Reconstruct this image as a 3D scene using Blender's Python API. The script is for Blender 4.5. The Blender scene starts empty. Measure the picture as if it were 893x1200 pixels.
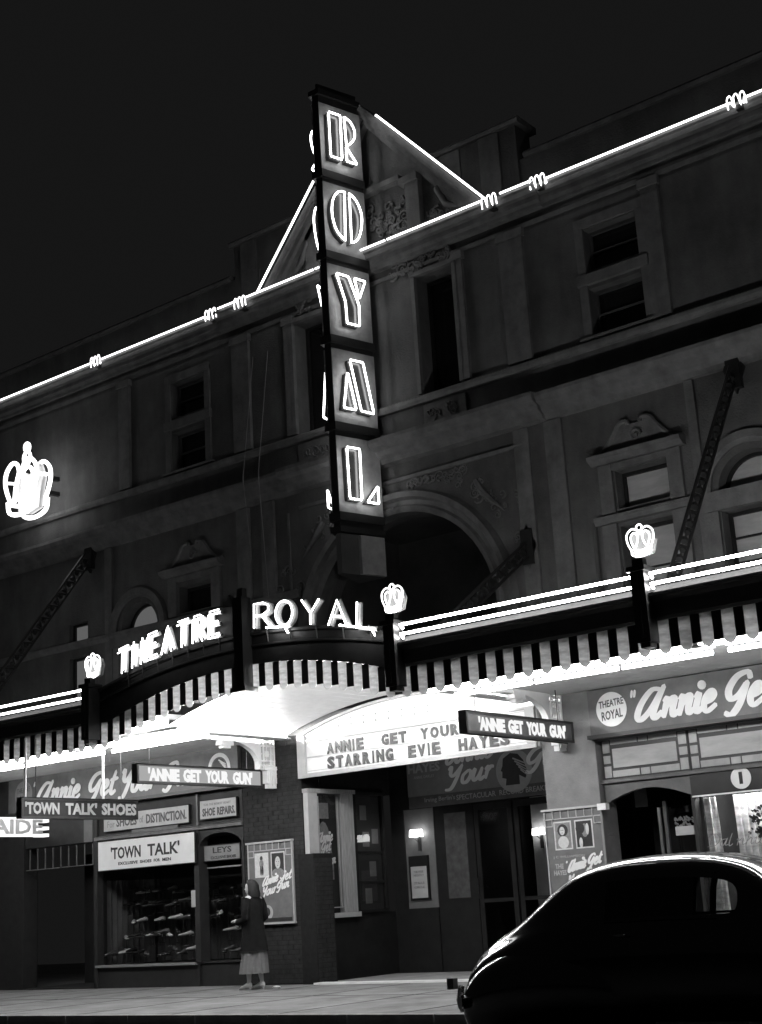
import bpy, bmesh, math, random
from mathutils import Matrix, Vector
random.seed(7)
C = bpy.context.scene.collection
SC = bpy.context.scene
PI = math.pi

# ------------------------------------------------------------------ camera, world, exposure
cam = bpy.data.cameras.new('camera'); camo = bpy.data.objects.new('camera', cam); C.objects.link(camo)
yaw, pitch, roll = 0.653652815, 0.268494013, -0.0604003134
cy, sy, cp, sp = math.cos(yaw), math.sin(yaw), math.cos(pitch), math.sin(pitch)
fw = Vector((-sy*cp, cy*cp, sp)); rt = Vector((cy, sy, 0)); up = rt.cross(fw)
r2 = rt*math.cos(roll) + up*math.sin(roll); u2 = -rt*math.sin(roll) + up*math.cos(roll)
camo.matrix_world = Matrix(((r2.x, u2.x, -fw.x, 0), (r2.y, u2.y, -fw.y, 0), (r2.z, u2.z, -fw.z, 1.15), (0, 0, 0, 1)))
cam.sensor_fit = 'VERTICAL'; cam.sensor_height = 24; cam.lens = 24*1674.03/1200
cam.clip_start = .05; cam.clip_end = 2000
SC.camera = camo
w = bpy.data.worlds.new('World'); SC.world = w; w.use_nodes = True
bg = w.node_tree.nodes['Background']; bg.inputs[0].default_value = (1, 1, 1, 1); bg.inputs[1].default_value = .0078
SC.view_settings.view_transform = 'Standard'; SC.view_settings.look = 'None'
SC.view_settings.exposure = 0; SC.view_settings.gamma = 1
SC.cycles.max_bounces = 6; SC.cycles.diffuse_bounces = 3; SC.cycles.glossy_bounces = 3
SC.cycles.transmission_bounces = 4; SC.cycles.transparent_max_bounces = 8
SC.cycles.use_denoising = True; SC.cycles.sample_clamp_indirect = 4
SC.cycles.caustics_reflective = False; SC.cycles.caustics_refractive = False
NEON = 46.0       # neon tubes
FLUO = 44.0       # tubes under the awning

# ------------------------------------------------------------------ materials (all greys: black and white photograph)
def mat(name, v, rough=.7, metal=0, var=.25, scale=3.0, bump=.0, bscale=40, coat=0, spec=.5, stretch=None, streak=0):
    m = bpy.data.materials.new(name); m.use_nodes = True
    nt = m.node_tree; b = nt.nodes['Principled BSDF']
    b.inputs['Roughness'].default_value = rough; b.inputs['Metallic'].default_value = metal
    b.inputs['Coat Weight'].default_value = coat; b.inputs['Specular IOR Level'].default_value = spec
    tc = nt.nodes.new('ShaderNodeTexCoord')
    src = tc.outputs['Object']
    if stretch:
        mp = nt.nodes.new('ShaderNodeMapping'); mp.inputs['Scale'].default_value = stretch
        nt.links.new(src, mp.inputs[0]); src = mp.outputs[0]
    if var > 0:
        n = nt.nodes.new('ShaderNodeTexNoise'); n.inputs['Scale'].default_value = scale
        n.inputs['Detail'].default_value = 6; n.inputs['Roughness'].default_value = .65
        nt.links.new(src, n.inputs['Vector'])
        r = nt.nodes.new('ShaderNodeMapRange'); r.inputs[1].default_value = .3; r.inputs[2].default_value = .7
        r.inputs[3].default_value = v*(1-var); r.inputs[4].default_value = v*(1+var)
        nt.links.new(n.outputs[0], r.inputs[0]); res = r.outputs[0]
        if streak > 0:
            mp2 = nt.nodes.new('ShaderNodeMapping'); mp2.inputs['Scale'].default_value = (3, 3, .5); nt.links.new(tc.outputs['Object'], mp2.inputs[0])
            n3 = nt.nodes.new('ShaderNodeTexNoise'); n3.inputs['Scale'].default_value = 1.4; n3.inputs['Detail'].default_value = 7; nt.links.new(mp2.outputs[0], n3.inputs['Vector'])
            r3 = nt.nodes.new('ShaderNodeMapRange'); r3.inputs[1].default_value = .35; r3.inputs[2].default_value = .62; r3.inputs[3].default_value = 1-streak; r3.inputs[4].default_value = 1.12
            nt.links.new(n3.outputs[0], r3.inputs[0]); mm = nt.nodes.new('ShaderNodeMath'); mm.operation = 'MULTIPLY'; nt.links.new(res, mm.inputs[0]); nt.links.new(r3.outputs[0], mm.inputs[1]); res = mm.outputs[0]
        nt.links.new(res, b.inputs['Base Color'])
    else:
        b.inputs['Base Color'].default_value = (v, v, v, 1)
    if bump > 0:
        n2 = nt.nodes.new('ShaderNodeTexNoise'); n2.inputs['Scale'].default_value = bscale; n2.inputs['Detail'].default_value = 4
        nt.links.new(src, n2.inputs['Vector'])
        bp = nt.nodes.new('ShaderNodeBump'); bp.inputs['Strength'].default_value = bump; bp.inputs['Distance'].default_value = .02
        nt.links.new(n2.outputs[0], bp.inputs['Height']); nt.links.new(bp.outputs[0], b.inputs['Normal'])
    return m
def emit(name, s, v=1.0):
    m = bpy.data.materials.new(name); m.use_nodes = True; nt = m.node_tree; nt.nodes.clear()
    e = nt.nodes.new('ShaderNodeEmission'); e.inputs[0].default_value = (v, v, v, 1); e.inputs[1].default_value = s
    o = nt.nodes.new('ShaderNodeOutputMaterial'); nt.links.new(e.outputs[0], o.inputs[0]); return m
def glassy(name, v=.9, mix=.12, rough=.02):
    m = bpy.data.materials.new(name); m.use_nodes = True; nt = m.node_tree; nt.nodes.clear()
    t = nt.nodes.new('ShaderNodeBsdfTransparent'); t.inputs[0].default_value = (v, v, v, 1)
    g = nt.nodes.new('ShaderNodeBsdfGlossy'); g.inputs['Roughness'].default_value = rough
    fr = nt.nodes.new('ShaderNodeFresnel'); fr.inputs[0].default_value = 1.45
    mx = nt.nodes.new('ShaderNodeMixShader'); o = nt.nodes.new('ShaderNodeOutputMaterial')
    ge = nt.nodes.new('ShaderNodeNewGeometry'); sb = nt.nodes.new('ShaderNodeMath'); sb.operation = 'SUBTRACT'; sb.inputs[0].default_value = 1; nt.links.new(ge.outputs['Backfacing'], sb.inputs[1])
    mu = nt.nodes.new('ShaderNodeMath'); mu.operation = 'MULTIPLY'; nt.links.new(fr.outputs[0], mu.inputs[0]); nt.links.new(sb.outputs[0], mu.inputs[1]); nt.links.new(mu.outputs[0], mx.inputs[0]); nt.links.new(t.outputs[0], mx.inputs[1]); nt.links.new(g.outputs[0], mx.inputs[2])
    nt.links.new(mx.outputs[0], o.inputs[0]); return m
def translucent(name, v, mixt=.6):
    m = bpy.data.materials.new(name); m.use_nodes = True; nt = m.node_tree; nt.nodes.clear()
    tc = nt.nodes.new('ShaderNodeTexCoord'); mp = nt.nodes.new('ShaderNodeMapping'); mp.inputs['Scale'].default_value = (3, 3, 9)
    n = nt.nodes.new('ShaderNodeTexNoise'); n.inputs['Scale'].default_value = 1.6; n.inputs['Detail'].default_value = 5
    r = nt.nodes.new('ShaderNodeMapRange'); r.inputs[1].default_value = .3; r.inputs[2].default_value = .7
    r.inputs[3].default_value = v*.55; r.inputs[4].default_value = min(.95, v*1.3)
    t = nt.nodes.new('ShaderNodeBsdfTranslucent'); d = nt.nodes.new('ShaderNodeBsdfDiffuse')
    mx = nt.nodes.new('ShaderNodeMixShader'); mx.inputs[0].default_value = mixt; o = nt.nodes.new('ShaderNodeOutputMaterial')
    L = nt.links.new
    L(tc.outputs['Object'], mp.inputs[0]); L(mp.outputs[0], n.inputs[0]); L(n.outputs[0], r.inputs[0])
    L(r.outputs[0], t.inputs[0]); L(r.outputs[0], d.inputs[0]); L(d.outputs[0], mx.inputs[1]); L(t.outputs[0], mx.inputs[2]); L(mx.outputs[0], o.inputs[0])
    return m
M = dict(
 stucco=mat('stucco', .105, .9, streak=.12, var=.3, scale=1.3, bump=.5, bscale=30),
 trim=mat('stone_trim', .15, .85, streak=.15, var=.25, scale=4, bump=.35, bscale=45),
 dark_stucco=mat('darker_stucco', .09, .9, var=.3, scale=1.5, bump=.4),  # a stucco tone slightly darker than the wall
 void=mat('dark_room', .02, .9, var=0),
 dark_paint=mat('dark_paint', .02, .55, spec=.25, var=.3, scale=6, bump=.1),
 black_metal=mat('black_metal', .02, .4, var=.2, scale=8),
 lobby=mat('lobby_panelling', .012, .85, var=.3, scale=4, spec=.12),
 sign_metal=mat('sign_face_paint', .36, .35, var=.25, scale=5, bump=.1, bscale=12),
 letter_body=mat('letter_body_paint', .05, .18, var=.2, scale=6),
 white=mat('white_paint', .8, .5, var=.07, scale=4),
 cream_dim=mat('dark_cream_paint', .1, .7, var=.2, scale=4), dim_paper=mat('dim_poster', .035, .7, var=.6, scale=7), cream=mat('cream_paint', .4, .55, var=.12, scale=5, bump=.1),  # cream_dim is a darker tone of the cream paint
 pale_wood=mat('pale_wood', .3, .45, var=.25, scale=5, stretch=(8, 8, .8)),
 pillar_paint=mat('pillar_paint', .15, .6, var=.22, scale=3.5, bump=.3),
 brick=mat('dark_brick', .024, .9, spec=.15, var=.35, scale=9, bump=.3),
 mortar=mat('mortar', .014, .95, spec=.1, var=.3, scale=14, bump=.3),
 board=mat('shop_board_paint', .085, .45, var=.3, scale=4, bump=.08),
 letter_white=mat('letter_white', .72, .6, var=.1, scale=7),
 letter_grey=mat('letter_grey', .4, .6, var=.12, scale=7),
 letter_dim=mat('letter_dim_grey', .2, .6, var=.12, scale=7),
 letter_black=mat('letter_black', .02, .5, var=.2, scale=7),
 pale_board=mat('pale_board', .38, .5, var=.16, scale=3),
 white_board=mat('white_board', .7, .4, var=.06, scale=3),
 path=mat('footpath_asphalt', .19, .75, var=.42, scale=1.6, bump=.5, bscale=60),
 kerb=mat('kerb_stone', .26, .8, var=.25, scale=3, bump=.4),
 road=mat('road_asphalt', .05, .8, var=.35, scale=2, bump=.5, bscale=80),
 lit_blind=emit('lit_blind', .11), marq_letter=mat('marquee_letter', .06, .6), blind=mat('window_blind', .42, .9, var=.2, scale=1.8, stretch=(1, 1, 4)),
 glass=glassy('window_glass'),
 dark_glass=mat('dark_glass', .012, .05, var=0),
 leaded=mat('frosted_leadlight_glass', .36, .3, var=.3, scale=2.5),
 lead=mat('lead_came', .03, .5, var=0),
 drop=translucent('milk_glass', .8, .62),
 car=mat('black_car_paint', .008, .12, var=0, coat=1.0),
 chrome=mat('chrome', .75, .12, metal=1, var=.1, scale=10),
 rubber=mat('tyre_rubber', .02, .8, var=.2, scale=20),
 seat=mat('seat_cloth', .06, .9, var=.2, scale=10),
 skin=mat('skin', .5, .55, var=.08, scale=10),
 hair=mat('dark_hair', .012, .6, spec=.3, var=.3, scale=30, stretch=(1, 1, .2), bump=.4, bscale=60),
 coat=mat('dark_wool_coat', .011, .95, spec=.1, var=.3, scale=12, bump=.3),
 skirt=mat('grey_skirt', .17, .85, var=.15, scale=10),
 shoe_white=mat('white_shoe_leather', .75, .35, var=.08, scale=8),
 shoe_dark=mat('dark_shoe_leather', .03, .12, var=.3, scale=8, coat=1),
 shoe_tan=mat('tan_shoe_leather', .14, .14, var=.3, scale=8, coat=.6),
 curtain=translucent('curtain_cloth', .75, .6),
 leaf=mat('leaf', .09, .6, var=.4, scale=20),
 photo_dark=mat('photo_dark', .03, .35, var=.3, scale=30),
 photo_mid=mat('photo_mid', .22, .35, var=.3, scale=25),
 photo_light=mat('photo_light', .6, .35, var=.15, scale=25),
 paper=mat('poster_paper', .13, .5, var=.2, scale=6),
 neon=emit('neon_tube_light', NEON), neon_roof=emit('roof_neon_light', 3.6), neon_sign=emit('sign_neon_light', 8.0), neon_left=emit('left_awning_neon_light', 14), neon_word=emit('word_neon_light', 7), neon_hot=emit('crown_neon_light', 3.0), fluo=emit('fluorescent_tube_light', FLUO), fluo_vault=emit('added_vault_light', FLUO*5), fluo_cove=emit('added_cove_light', 330),
 lamp=emit('lamp_shade_light', 12), globe=emit('added_globe_light', 14), litsign=emit('lit_sign_face', 1.3), litletter=emit('lit_letter', .95), electrode=mat('electrode', .5, .4, var=.1),
 added_room_lamp=emit('added_room_light', 170), litpanel=emit('lit_panel', .4),
)

# ------------------------------------------------------------------ mesh helpers
Z3 = Vector((0, 0, 1))
class FR:                                   # a: along the wall, b: up, c: out of the wall
    def __init__(s, O, U):
        s.O = Vector(O); s.U = Vector(U).normalized(); s.N = s.U.cross(Z3)
    def __call__(s, a, b, c=0): return s.O + s.U*a + Z3*b + s.N*c
WALL = FR((0, 18.2, 0), (1, 0, 0))          # c = 18.2 - Y
FASC = FR((0, 15.0, 0), (1, 0, 0))
FOYER = FR((0, 20.5, 0), (1, 0, 0))
class MB:
    def __init__(s, fr=None): s.v = []; s.f = []; s.fr = fr or FR((0, 0, 0), (1, 0, 0)); 
    def add(s, pts, faces):
        n = len(s.v); s.v += [s.fr(*p) for p in pts]; s.f += [[i+n for i in f] for f in faces]
    def box(s, a0, a1, b0, b1, c0, c1):
        s.add([(a, b, c) for a in (a0, a1) for b in (b0, b1) for c in (c0, c1)],
              [(0, 1, 3, 2), (4, 6, 7, 5), (0, 4, 5, 1), (2, 3, 7, 6), (0, 2, 6, 4), (1, 5, 7, 3)]); return s
    def prism(s, poly, c0, c1):
        n = len(poly)
        s.add([(a, b, c0) for a, b in poly]+[(a, b, c1) for a, b in poly],
              [list(range(n))[::-1], list(range(n, 2*n))]+[(i, (i+1) % n, n+(i+1) % n, n+i) for i in range(n)]); return s
    def mould(s, prof, a0, a1):             # closed profile of (b, c) run along a
        n = len(prof)
        s.add([(a0, b, c) for b, c in prof]+[(a1, b, c) for b, c in prof],
              [list(range(n)), list(range(n, 2*n))[::-1]]+[(i, (i+1) % n, n+(i+1) % n, n+i) for i in range(n)]); return s
    def arcmould(s, cx, cz, prof, t0, t1, n=24):   # profile of (radius, c) swept round an arc
        k = len(prof); pts = []; fc = []
        for i in range(n+1):
            t = t0+(t1-t0)*i/n
            pts += [(cx+r*math.cos(t), cz+r*math.sin(t), c) for r, c in prof]
        for i in range(n):
            for j in range(k): fc.append((i*k+j, i*k+(j+1) % k, (i+1)*k+(j+1) % k, (i+1)*k+j))
        fc += [list(range(k)), list(range(n*k, n*k+k))[::-1]]
        s.add(pts, fc); return s
    def tube(s, pts, r, n=8, closed=False):
        P = [s.fr(*p) for p in pts]; m = len(P); base = len(s.v); prev = None
        for i, p in enumerate(P):
            a = P[(i-1) % m] if (i or closed) else P[0]; b = P[(i+1) % m] if (i < m-1 or closed) else P[-1]
            d = (b-a)
            if d.length < 1e-9: d = Vector((0, 0, 1))
            d.normalize()
            ref = prev if prev is not None else (Vector((0.13, .97, .2)) if abs(d.z) > .7 else Vector((0, 0, 1)))
            x = (ref-d*ref.dot(d)); 
            if x.length < 1e-6: x = d.orthogonal()
            x.normalize(); prev = x; y = d.cross(x)
            rr = r[i] if isinstance(r, (list, tuple)) else r
            for k in range(n):
                t = 2*PI*k/n; s.v.append(p+(x*math.cos(t)+y*math.sin(t))*rr)
        seg = m if closed else m-1
        for i in range(seg):
            j = (i+1) % m
            for k in range(n): s.f.append([base+i*n+k, base+i*n+(k+1) % n, base+j*n+(k+1) % n, base+j*n+k])
        if not closed:
            s.f.append([base+k for k in range(n)][::-1]); s.f.append([base+(m-1)*n+k for k in range(n)])
        return s
    def loft(s, rings, cap=True, closed=True):
        n = len(rings[0]); base = len(s.v)
        for r in rings: s.v += [s.fr(*p) for p in r]
        for i in range(len(rings)-1):
            for k in range(n if closed else n-1):
                s.f.append([base+i*n+k, base+i*n+(k+1) % n, base+(i+1)*n+(k+1) % n, base+(i+1)*n+k])
        if cap: s.f.append([base+k for k in range(n)][::-1]); s.f.append([base+(len(rings)-1)*n+k for k in range(n)])
        return s
    def build(s, name, m, parent=None, smooth=False, **kw):
        me = bpy.data.meshes.new(name); me.from_pydata([tuple(v) for v in s.v], [], s.f)
        bm = bmesh.new(); bm.from_mesh(me); bmesh.ops.recalc_face_normals(bm, faces=bm.faces); bm.to_mesh(me); bm.free()
        me.materials.append(M[m] if isinstance(m, str) else m)
        if smooth:
            me.polygons.foreach_set('use_smooth', [True]*len(me.polygons))
            try: me.set_sharp_from_angle(angle=math.radians(50))
            except Exception: pass
        return link(name, me, parent, **kw)
def link(name, me, parent=None, **kw):
    o = bpy.data.objects.new(name, me); C.objects.link(o)
    if parent is not None: setparent(o, parent)
    for k, v in kw.items(): o[k] = v
    return o
def wmat(o):
    m = Matrix.Translation(o.location) @ Matrix.Rotation(o.rotation_euler.z, 4, 'Z')
    if o.parent: return wmat(o.parent) @ o.matrix_parent_inverse @ m
    return m
def setparent(o, p):
    o.parent = p; o.matrix_parent_inverse = wmat(p).inverted()
def thing(name, label, cat, loc, group=None):
    o = bpy.data.objects.new(name, None); C.objects.link(o); o.location = loc; o.empty_display_size = .2
    o['label'] = label; o['category'] = cat
    if group: o['group'] = group
    return o
def tag(o, label, cat, group=None):
    o['label'] = label; o['category'] = cat
    if group: o['group'] = group
    return o
def ctree(o, loc, rot=0, label=None):        # copy of a thing with its parts and sub-parts
    r = o.copy(); C.objects.link(r); r.location = loc; r.rotation_euler.z = o.rotation_euler.z+rot
    if label: r['label'] = label
    def rec(src, dst):
        for ch in [x for x in src.children]:
            c = ch.copy(); C.objects.link(c); c.parent = dst; rec(ch, c)
    rec(o, r); return r
def smoothline(pts, k=5, closed=False):      # Catmull-Rom
    n = len(pts); out = []
    rng = range(n) if closed else range(n-1)
    for i in rng:
        p0 = pts[(i-1) % n] if (i or closed) else pts[0]; p1 = pts[i]; p2 = pts[(i+1) % n]
        p3 = pts[(i+2) % n] if (closed or i+2 < n) else pts[-1]
        for j in range(k):
            t = j/k
            out.append(tuple(.5*((2*b)+(c-a)*t+(2*a-5*b+4*c-d)*t*t+(3*b-a-3*c+d)*t**3) for a, b, c, d in zip(p0, p1, p2, p3)))
    if not closed: out.append(tuple(pts[-1]))
    return out
# ---- lettering
def text_pts(s, bold=0.0, extrude=.0, res=2):
    cu = bpy.data.curves.new('t', 'FONT'); cu.body = s; cu.size = 1; cu.offset = bold; cu.extrude = extrude; cu.resolution_u = res
    o = bpy.data.objects.new('t', cu); C.objects.link(o)
    dg = bpy.context.evaluated_depsgraph_get(); dg.update(); me = o.evaluated_get(dg).to_mesh()
    vs = [tuple(v.co) for v in me.vertices]; fs = [tuple(p.vertices) for p in me.polygons]
    o.evaluated_get(dg).to_mesh_clear(); bpy.data.objects.remove(o); bpy.data.curves.remove(cu)
    return vs, fs
def add_text(mb, s, a0, a1, b0, b1, c, bold=.0, depth=.004, slant=0, rise=0):
    vs, fs = text_pts(s, bold, .5)
    xs = [v[0] for v in vs]; ys = [v[1] for v in vs]; x0, x1, y0, y1 = min(xs), max(xs), min(ys), max(ys)
    pts = []
    for x, y, z in vs:
        u = (x-x0)/(x1-x0); v = (y-y0)/(y1-y0)
        pts.append((a0+(a1-a0)*u+slant*(v-.5)*(b1-b0), b0+(b1-b0)*v+rise*u, c+depth*(z+.5)))
    mb.add(pts, fs); return mb
GLY = {
 'A': (.98, [[(.80,.90),(.45,.93),(.15,.55),(.06,.15),(.22,.02),(.50,.28),(.80,.88)], [(.88,1.0),(.70,.45),(.64,.12),(.76,.02),(.95,.2)]]),
 'n': (.56, [[(0,.48),(.1,.6),(.08,.3),(.06,.0)], [(.08,.25),(.26,.56),(.37,.54),(.35,.2),(.42,.02),(.58,.16)]]),
 'i': (.30, [[(0,.46),(.1,.6),(.07,.2),(.14,.02),(.32,.16)], [(.13,.84),(.16,.86)]]),
 'e': (.48, [[(.05,.26),(.26,.34),(.34,.5),(.22,.62),(.06,.42),(.05,.14),(.2,.0),(.46,.18)]]),
 'G': (.80, [[(.74,.80),(.62,1.0),(.28,.9),(.08,.55),(.18,.27),(.42,.34),(.62,.66)], [(.66,.70),(.52,.12),(.3,-.2),(.06,-.12)]]),
 't': (.40, [[(.22,.95),(.1,.3),(.17,.02),(.38,.14)], [(0,.6),(.4,.66)]]),
 'Y': (.74, [[(.02,.82),(.14,.95),(.15,.58),(.32,.48),(.62,.92)], [(.64,.96),(.47,.25),(.28,-.2),(.02,-.22)]]),
 'o': (.48, [[(.24,.6),(.04,.38),(.06,.04),(.26,.02),(.4,.3),(.34,.57),(.22,.6)]]),
 'u': (.60, [[(0,.48),(.1,.6),(.05,.22),(.14,.02),(.3,.16),(.42,.58)], [(.43,.6),(.37,.15),(.45,.0),(.6,.14)]]),
 'r': (.42, [[(0,.46),(.12,.6),(.09,.3),(.07,.0)], [(.1,.36),(.24,.57),(.38,.54)]]),
 'D': (.75, [[(.2,.9),(.15,.05)], [(.0,.8),(.45,.95),(.7,.6),(.5,.12),(.05,.05)]]),
 'l': (.28, [[(.15,.9),(.06,.25),(.12,.0),(.28,.14)]]), 'h': (.5, [[(.14,.95),(.03,.0)], [(.06,.25),(.24,.56),(.34,.5),(.32,.1),(.48,.1)]]),
 'a': (.5, [[(.36,.55),(.12,.5),(.04,.15),(.18,.03),(.38,.5)], [(.4,.58),(.34,.1),(.5,.12)]]),
 '"': (.22, [[(.05,1.0),(.02,.78)], [(.18,1.0),(.15,.78)]]), "'": (.14, [[(.06,1.0),(.02,.8)]]), ' ': (.3, []),
}
def script_text(mb, s, a0, a1, b0, h, c, wt=.13, slant=.32, rise=0):
    """brush script: b0 baseline, h capital height, fitted between a0 and a1"""
    tot = sum(GLY[ch][0] for ch in s); k = (a1-a0)/tot; x = 0; lay = 0
    for ch in s:
        adv, st = GLY[ch]
        for line in st:
            L = smoothline(line, 5); n = len(L); lay += 1; top = []; bot = []
            for i, (px, py) in enumerate(L):
                q0 = L[max(0, i-1)]; q1 = L[min(n-1, i+1)]
                dx, dy = (q1[0]-q0[0])*k, (q1[1]-q0[1])*h; dx += slant*dy; l = math.hypot(dx, dy) or 1
                ww = wt*h*(.72+.28*math.sin(PI*min(1, max(0, i/(n-1)))))*(.7+.3*abs(dy)/l)
                A = a0+(x+px)*k+slant*py*h; B = b0+py*h+rise*((x+px)*k)/(a1-a0)
                top.append((A-dy/l*ww*.5-dx/l*0, B+dx/l*ww*.5)); bot.append((A+dy/l*ww*.5, B-dx/l*ww*.5))
            if n < 12 and len(line) == 2 and ch == 'i':
                cxx = sum(p[0] for p in top+bot)/(2*n); cyy = sum(p[1] for p in top+bot)/(2*n); R = wt*h*.62
                top = [(cxx+R*math.cos(t*PI/6), cyy+R*math.sin(t*PI/6)) for t in range(12)]
                mb.prism(top, c, c+.002+lay*.0015); continue
            # round ends
            e0 = [((top[0][0]+bot[0][0])/2-(top[1][0]-top[0][0])*.8, (top[0][1]+bot[0][1])/2-(top[1][1]-top[0][1])*.8)]
            e1 = [((top[-1][0]+bot[-1][0])/2+(top[-1][0]-top[-2][0])*.8, (top[-1][1]+bot[-1][1])/2+(top[-1][1]-top[-2][1])*.8)]
            cc = c+.002+lay*.0015; m = len(top)
            dz = .0015/m; pts = [(p[0], p[1], cc+i*dz) for i, p in enumerate(top)]+[(p[0], p[1], cc+i*dz) for i, p in enumerate(bot)]+[(e0[0][0], e0[0][1], cc), (e1[0][0], e1[0][1], cc+m*dz)]
            fc = [(i, i+1, m+i+1, m+i) for i in range(m-1)]+[(0, m, 2*m), (m-1, 2*m+1, 2*m-1)]
            mb.add(pts, fc)
        x += adv
    return mb
def disc(mb, a, b, r, c0, c1, n=32, k=1): return mb.prism([(a+r*math.cos(2*PI*i/n), b+k*r*math.sin(2*PI*i/n)) for i in range(n)], c0, c1)
def scroll(mb, a, b, r, c, turns=1.6, d=1, t=.025, t0=0):
    pts = []; n = int(10*turns)
    for i in range(n+1):
        u = i/n; rr = r*(1-.85*u); th = t0+d*u*turns*2*PI; pts.append((a+rr*math.cos(th), b+rr*math.sin(th), c))
    mb.tube(pts, [t*(1.1-.6*i/n) for i in range(n+1)], 6)
def leafy(mb, a0, a1, b0, b1, c, n=14, t=.022):
    for i in range(n):
        a = random.uniform(a0, a1); b = random.uniform(b0, b1); r = random.uniform(.05, .12)
        scroll(mb, a, b, r, c, random.uniform(.8, 1.7), random.choice((-1, 1)), t, random.uniform(0, 6))
def panels_with_holes(mb, a0, a1, b0, b1, c0, c1, holes):
    A = sorted({a0, a1, *[h[0] for h in holes], *[h[1] for h in holes]})
    for i in range(len(A)-1):
        x0, x1 = A[i], A[i+1]; xm = (x0+x1)/2
        hs = sorted([(h[2], h[3]) for h in holes if h[0] < xm < h[1]]); z = b0
        for h0, h1 in hs:
            if h0 > z: mb.box(x0, x1, z, h0, c0, c1)
            z = h1
        if z < b1: mb.box(x0, x1, z, b1, c0, c1)

# ------------------------------------------------------------------ ground
def ground():
    b = MB(); b.box(-400, 400, -.23, -.104, -13.05, 400); o = b.build('road', 'road'); o['kind'] = 'structure'   # c = -Y
    g = MB(); g.box(-120, 90, -.16, -.0, -30, -13.07); o = g.build('pavement', 'path'); o['kind'] = 'structure'
    k = MB(); x = -60
    while x < 30:
        k.box(x+.006, x+1.19, -.2, .004, -13.07, -12.92); x += 1.2
    o = k.build('kerb', 'kerb'); o['kind'] = 'structure'
    j = MB()
    for x in [-30+1.8*i for i in range(18)]: j.box(x, x+.02, .0005, .0025, -18.1, -13.09)
    for yy in (15.75,): j.box(-40, 10, .0008, .003, -yy-.012, -yy)
    o = j.build('pavement_joint', 'mortar'); o['kind'] = 'structure'
    s = MB(); s.box(-15.72, -11.24, .002, .03, -18.24, -18.02); o = s.build('entrance_threshold', 'white'); o['kind'] = 'structure'
    s = MB(); s.box(-15.9, -11.2, .0015, .012, -20.45, -18.24); o = s.build('entrance_floor', 'kerb'); o['kind'] = 'structure'
ground()

# ------------------------------------------------------------------ theatre building
bld = thing('theatre_building', 'dark three storey stucco theatre facade with triangular pediment and large central arch', 'theatre building', (-14, 18.4, 0))
CX = -13.95
upper = [(-9.66, -8.74, 9.30, 10.08), (-9.66, -8.74, 10.38, 11.08), (-18.85, -17.95, 9.30, 10.08), (-18.85, -17.95, 10.38, 11.08),
         (-12.89, -12.12, 9.25, 11.34), (-15.65, -14.88, 9.25, 11.34)]
midw = [(-9.55, -8.70, 5.0, 6.28), (-9.55, -8.70, 6.55, 7.13), (-18.75, -17.92, 5.0, 6.28), (-18.75, -17.92, 6.55, 7.05),
        (-21.86, -21.31, 5.0, 6.17), (-21.86, -21.31, 6.42, 6.85), (-5.9, -5.1, 5.0, 6.28), (-5.9, -5.1, 6.55, 7.13)]
AR = (-13.6, 5.5, 1.85)
arches = [(-7.47, 6.46, .50, 5.0, 6.17), (-19.85, 6.46, .50, 5.0, 6.17)]
wb = MB(WALL)
holes = upper+midw+[(AR[0]-AR[2], AR[0]+AR[2], 4.3, AR[1]+AR[2])]
for cx, cz, r, lo, hi in arches: holes += [(cx-r, cx+r, lo, hi), (cx-r, cx+r, cz, cz+r)]
panels_with_holes(wb, -27, -3, 4.06, 12.0, -.45, 0, holes)
def arch_fill(mb, cx, cz, r, c0, c1, n=16):
    L = [(cx-r*math.cos(PI/2*i/n), cz+r*math.sin(PI/2*i/n)) for i in range(n+1)]
    mb.prism(L+[(cx-r, cz+r)], c0, c1)
    mb.prism([(2*cx-a, b) for a, b in L]+[(cx+r, cz+r)], c0, c1)
arch_fill(wb, *AR, -.45, 0)
for a in arches: arch_fill(wb, a[0], a[1], a[2], -.45, 0)
wb.build('wall', 'stucco', bld)
# attic parapets set back behind the cornice
def each(fn, name, m, spans, parent=bld, smooth=False):
    for sp_ in spans:
        q = MB(WALL); fn(q, *sp_); q.build(name, m, parent, smooth)
each(lambda q, x0, x1, z1, c0, c1: q.box(x0, x1, 11.9, z1, c0, c1), 'parapet', 'stucco', [(-17.5, -10.97, 13.7, -.9, -.45), (-27, -17.5, 13.02, -1.0, -.5), (-10.97, -3, 13.02, -1.0, -.5)])
each(lambda q, x0, x1, z, c: q.mould([(z, c-.6), (z, c), (z+.06, c+.03), (z+.12, c-.02), (z+.12, c-.6)], x0, x1), 'coping', 'trim', [(-17.58, -10.87, 13.66, -.38), (-27, -17.62, 13.0, -.44), (-10.85, -3, 13.0, -.44)])
each(lambda q, x: q.box(x-.2, x+.2, 11.9, 13.65, -.46, -.41), 'parapet_pier', 'trim', [(-17.1,), (-11.5,), (-15.9,), (-12.3,)])
# top cornice (wings then centre, which breaks forward)
prof = [(11.70, -.02), (11.70, .04), (11.76, .05), (11.80, .10), (11.88, .11), (11.90, .17), (11.97, .19), (12.0, .22), (12.04, .22), (12.04, -.5), (11.9, -.5)]
each(lambda q, x0, x1, d: q.mould([(z+d*.04, c+d if c > 0 else c) for z, c in prof], x0, x1), 'cornice', 'trim', [(-27, -17.4, 0), (-17.4, -10.3, .08), (-10.3, -3, 0)])
each(lambda q, x0, x1: q.mould([(11.50, -.01), (11.50, .03), (11.56, .05), (11.56, -.01)], x0, x1), 'architrave', 'trim', [(-27, -3)])
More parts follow.
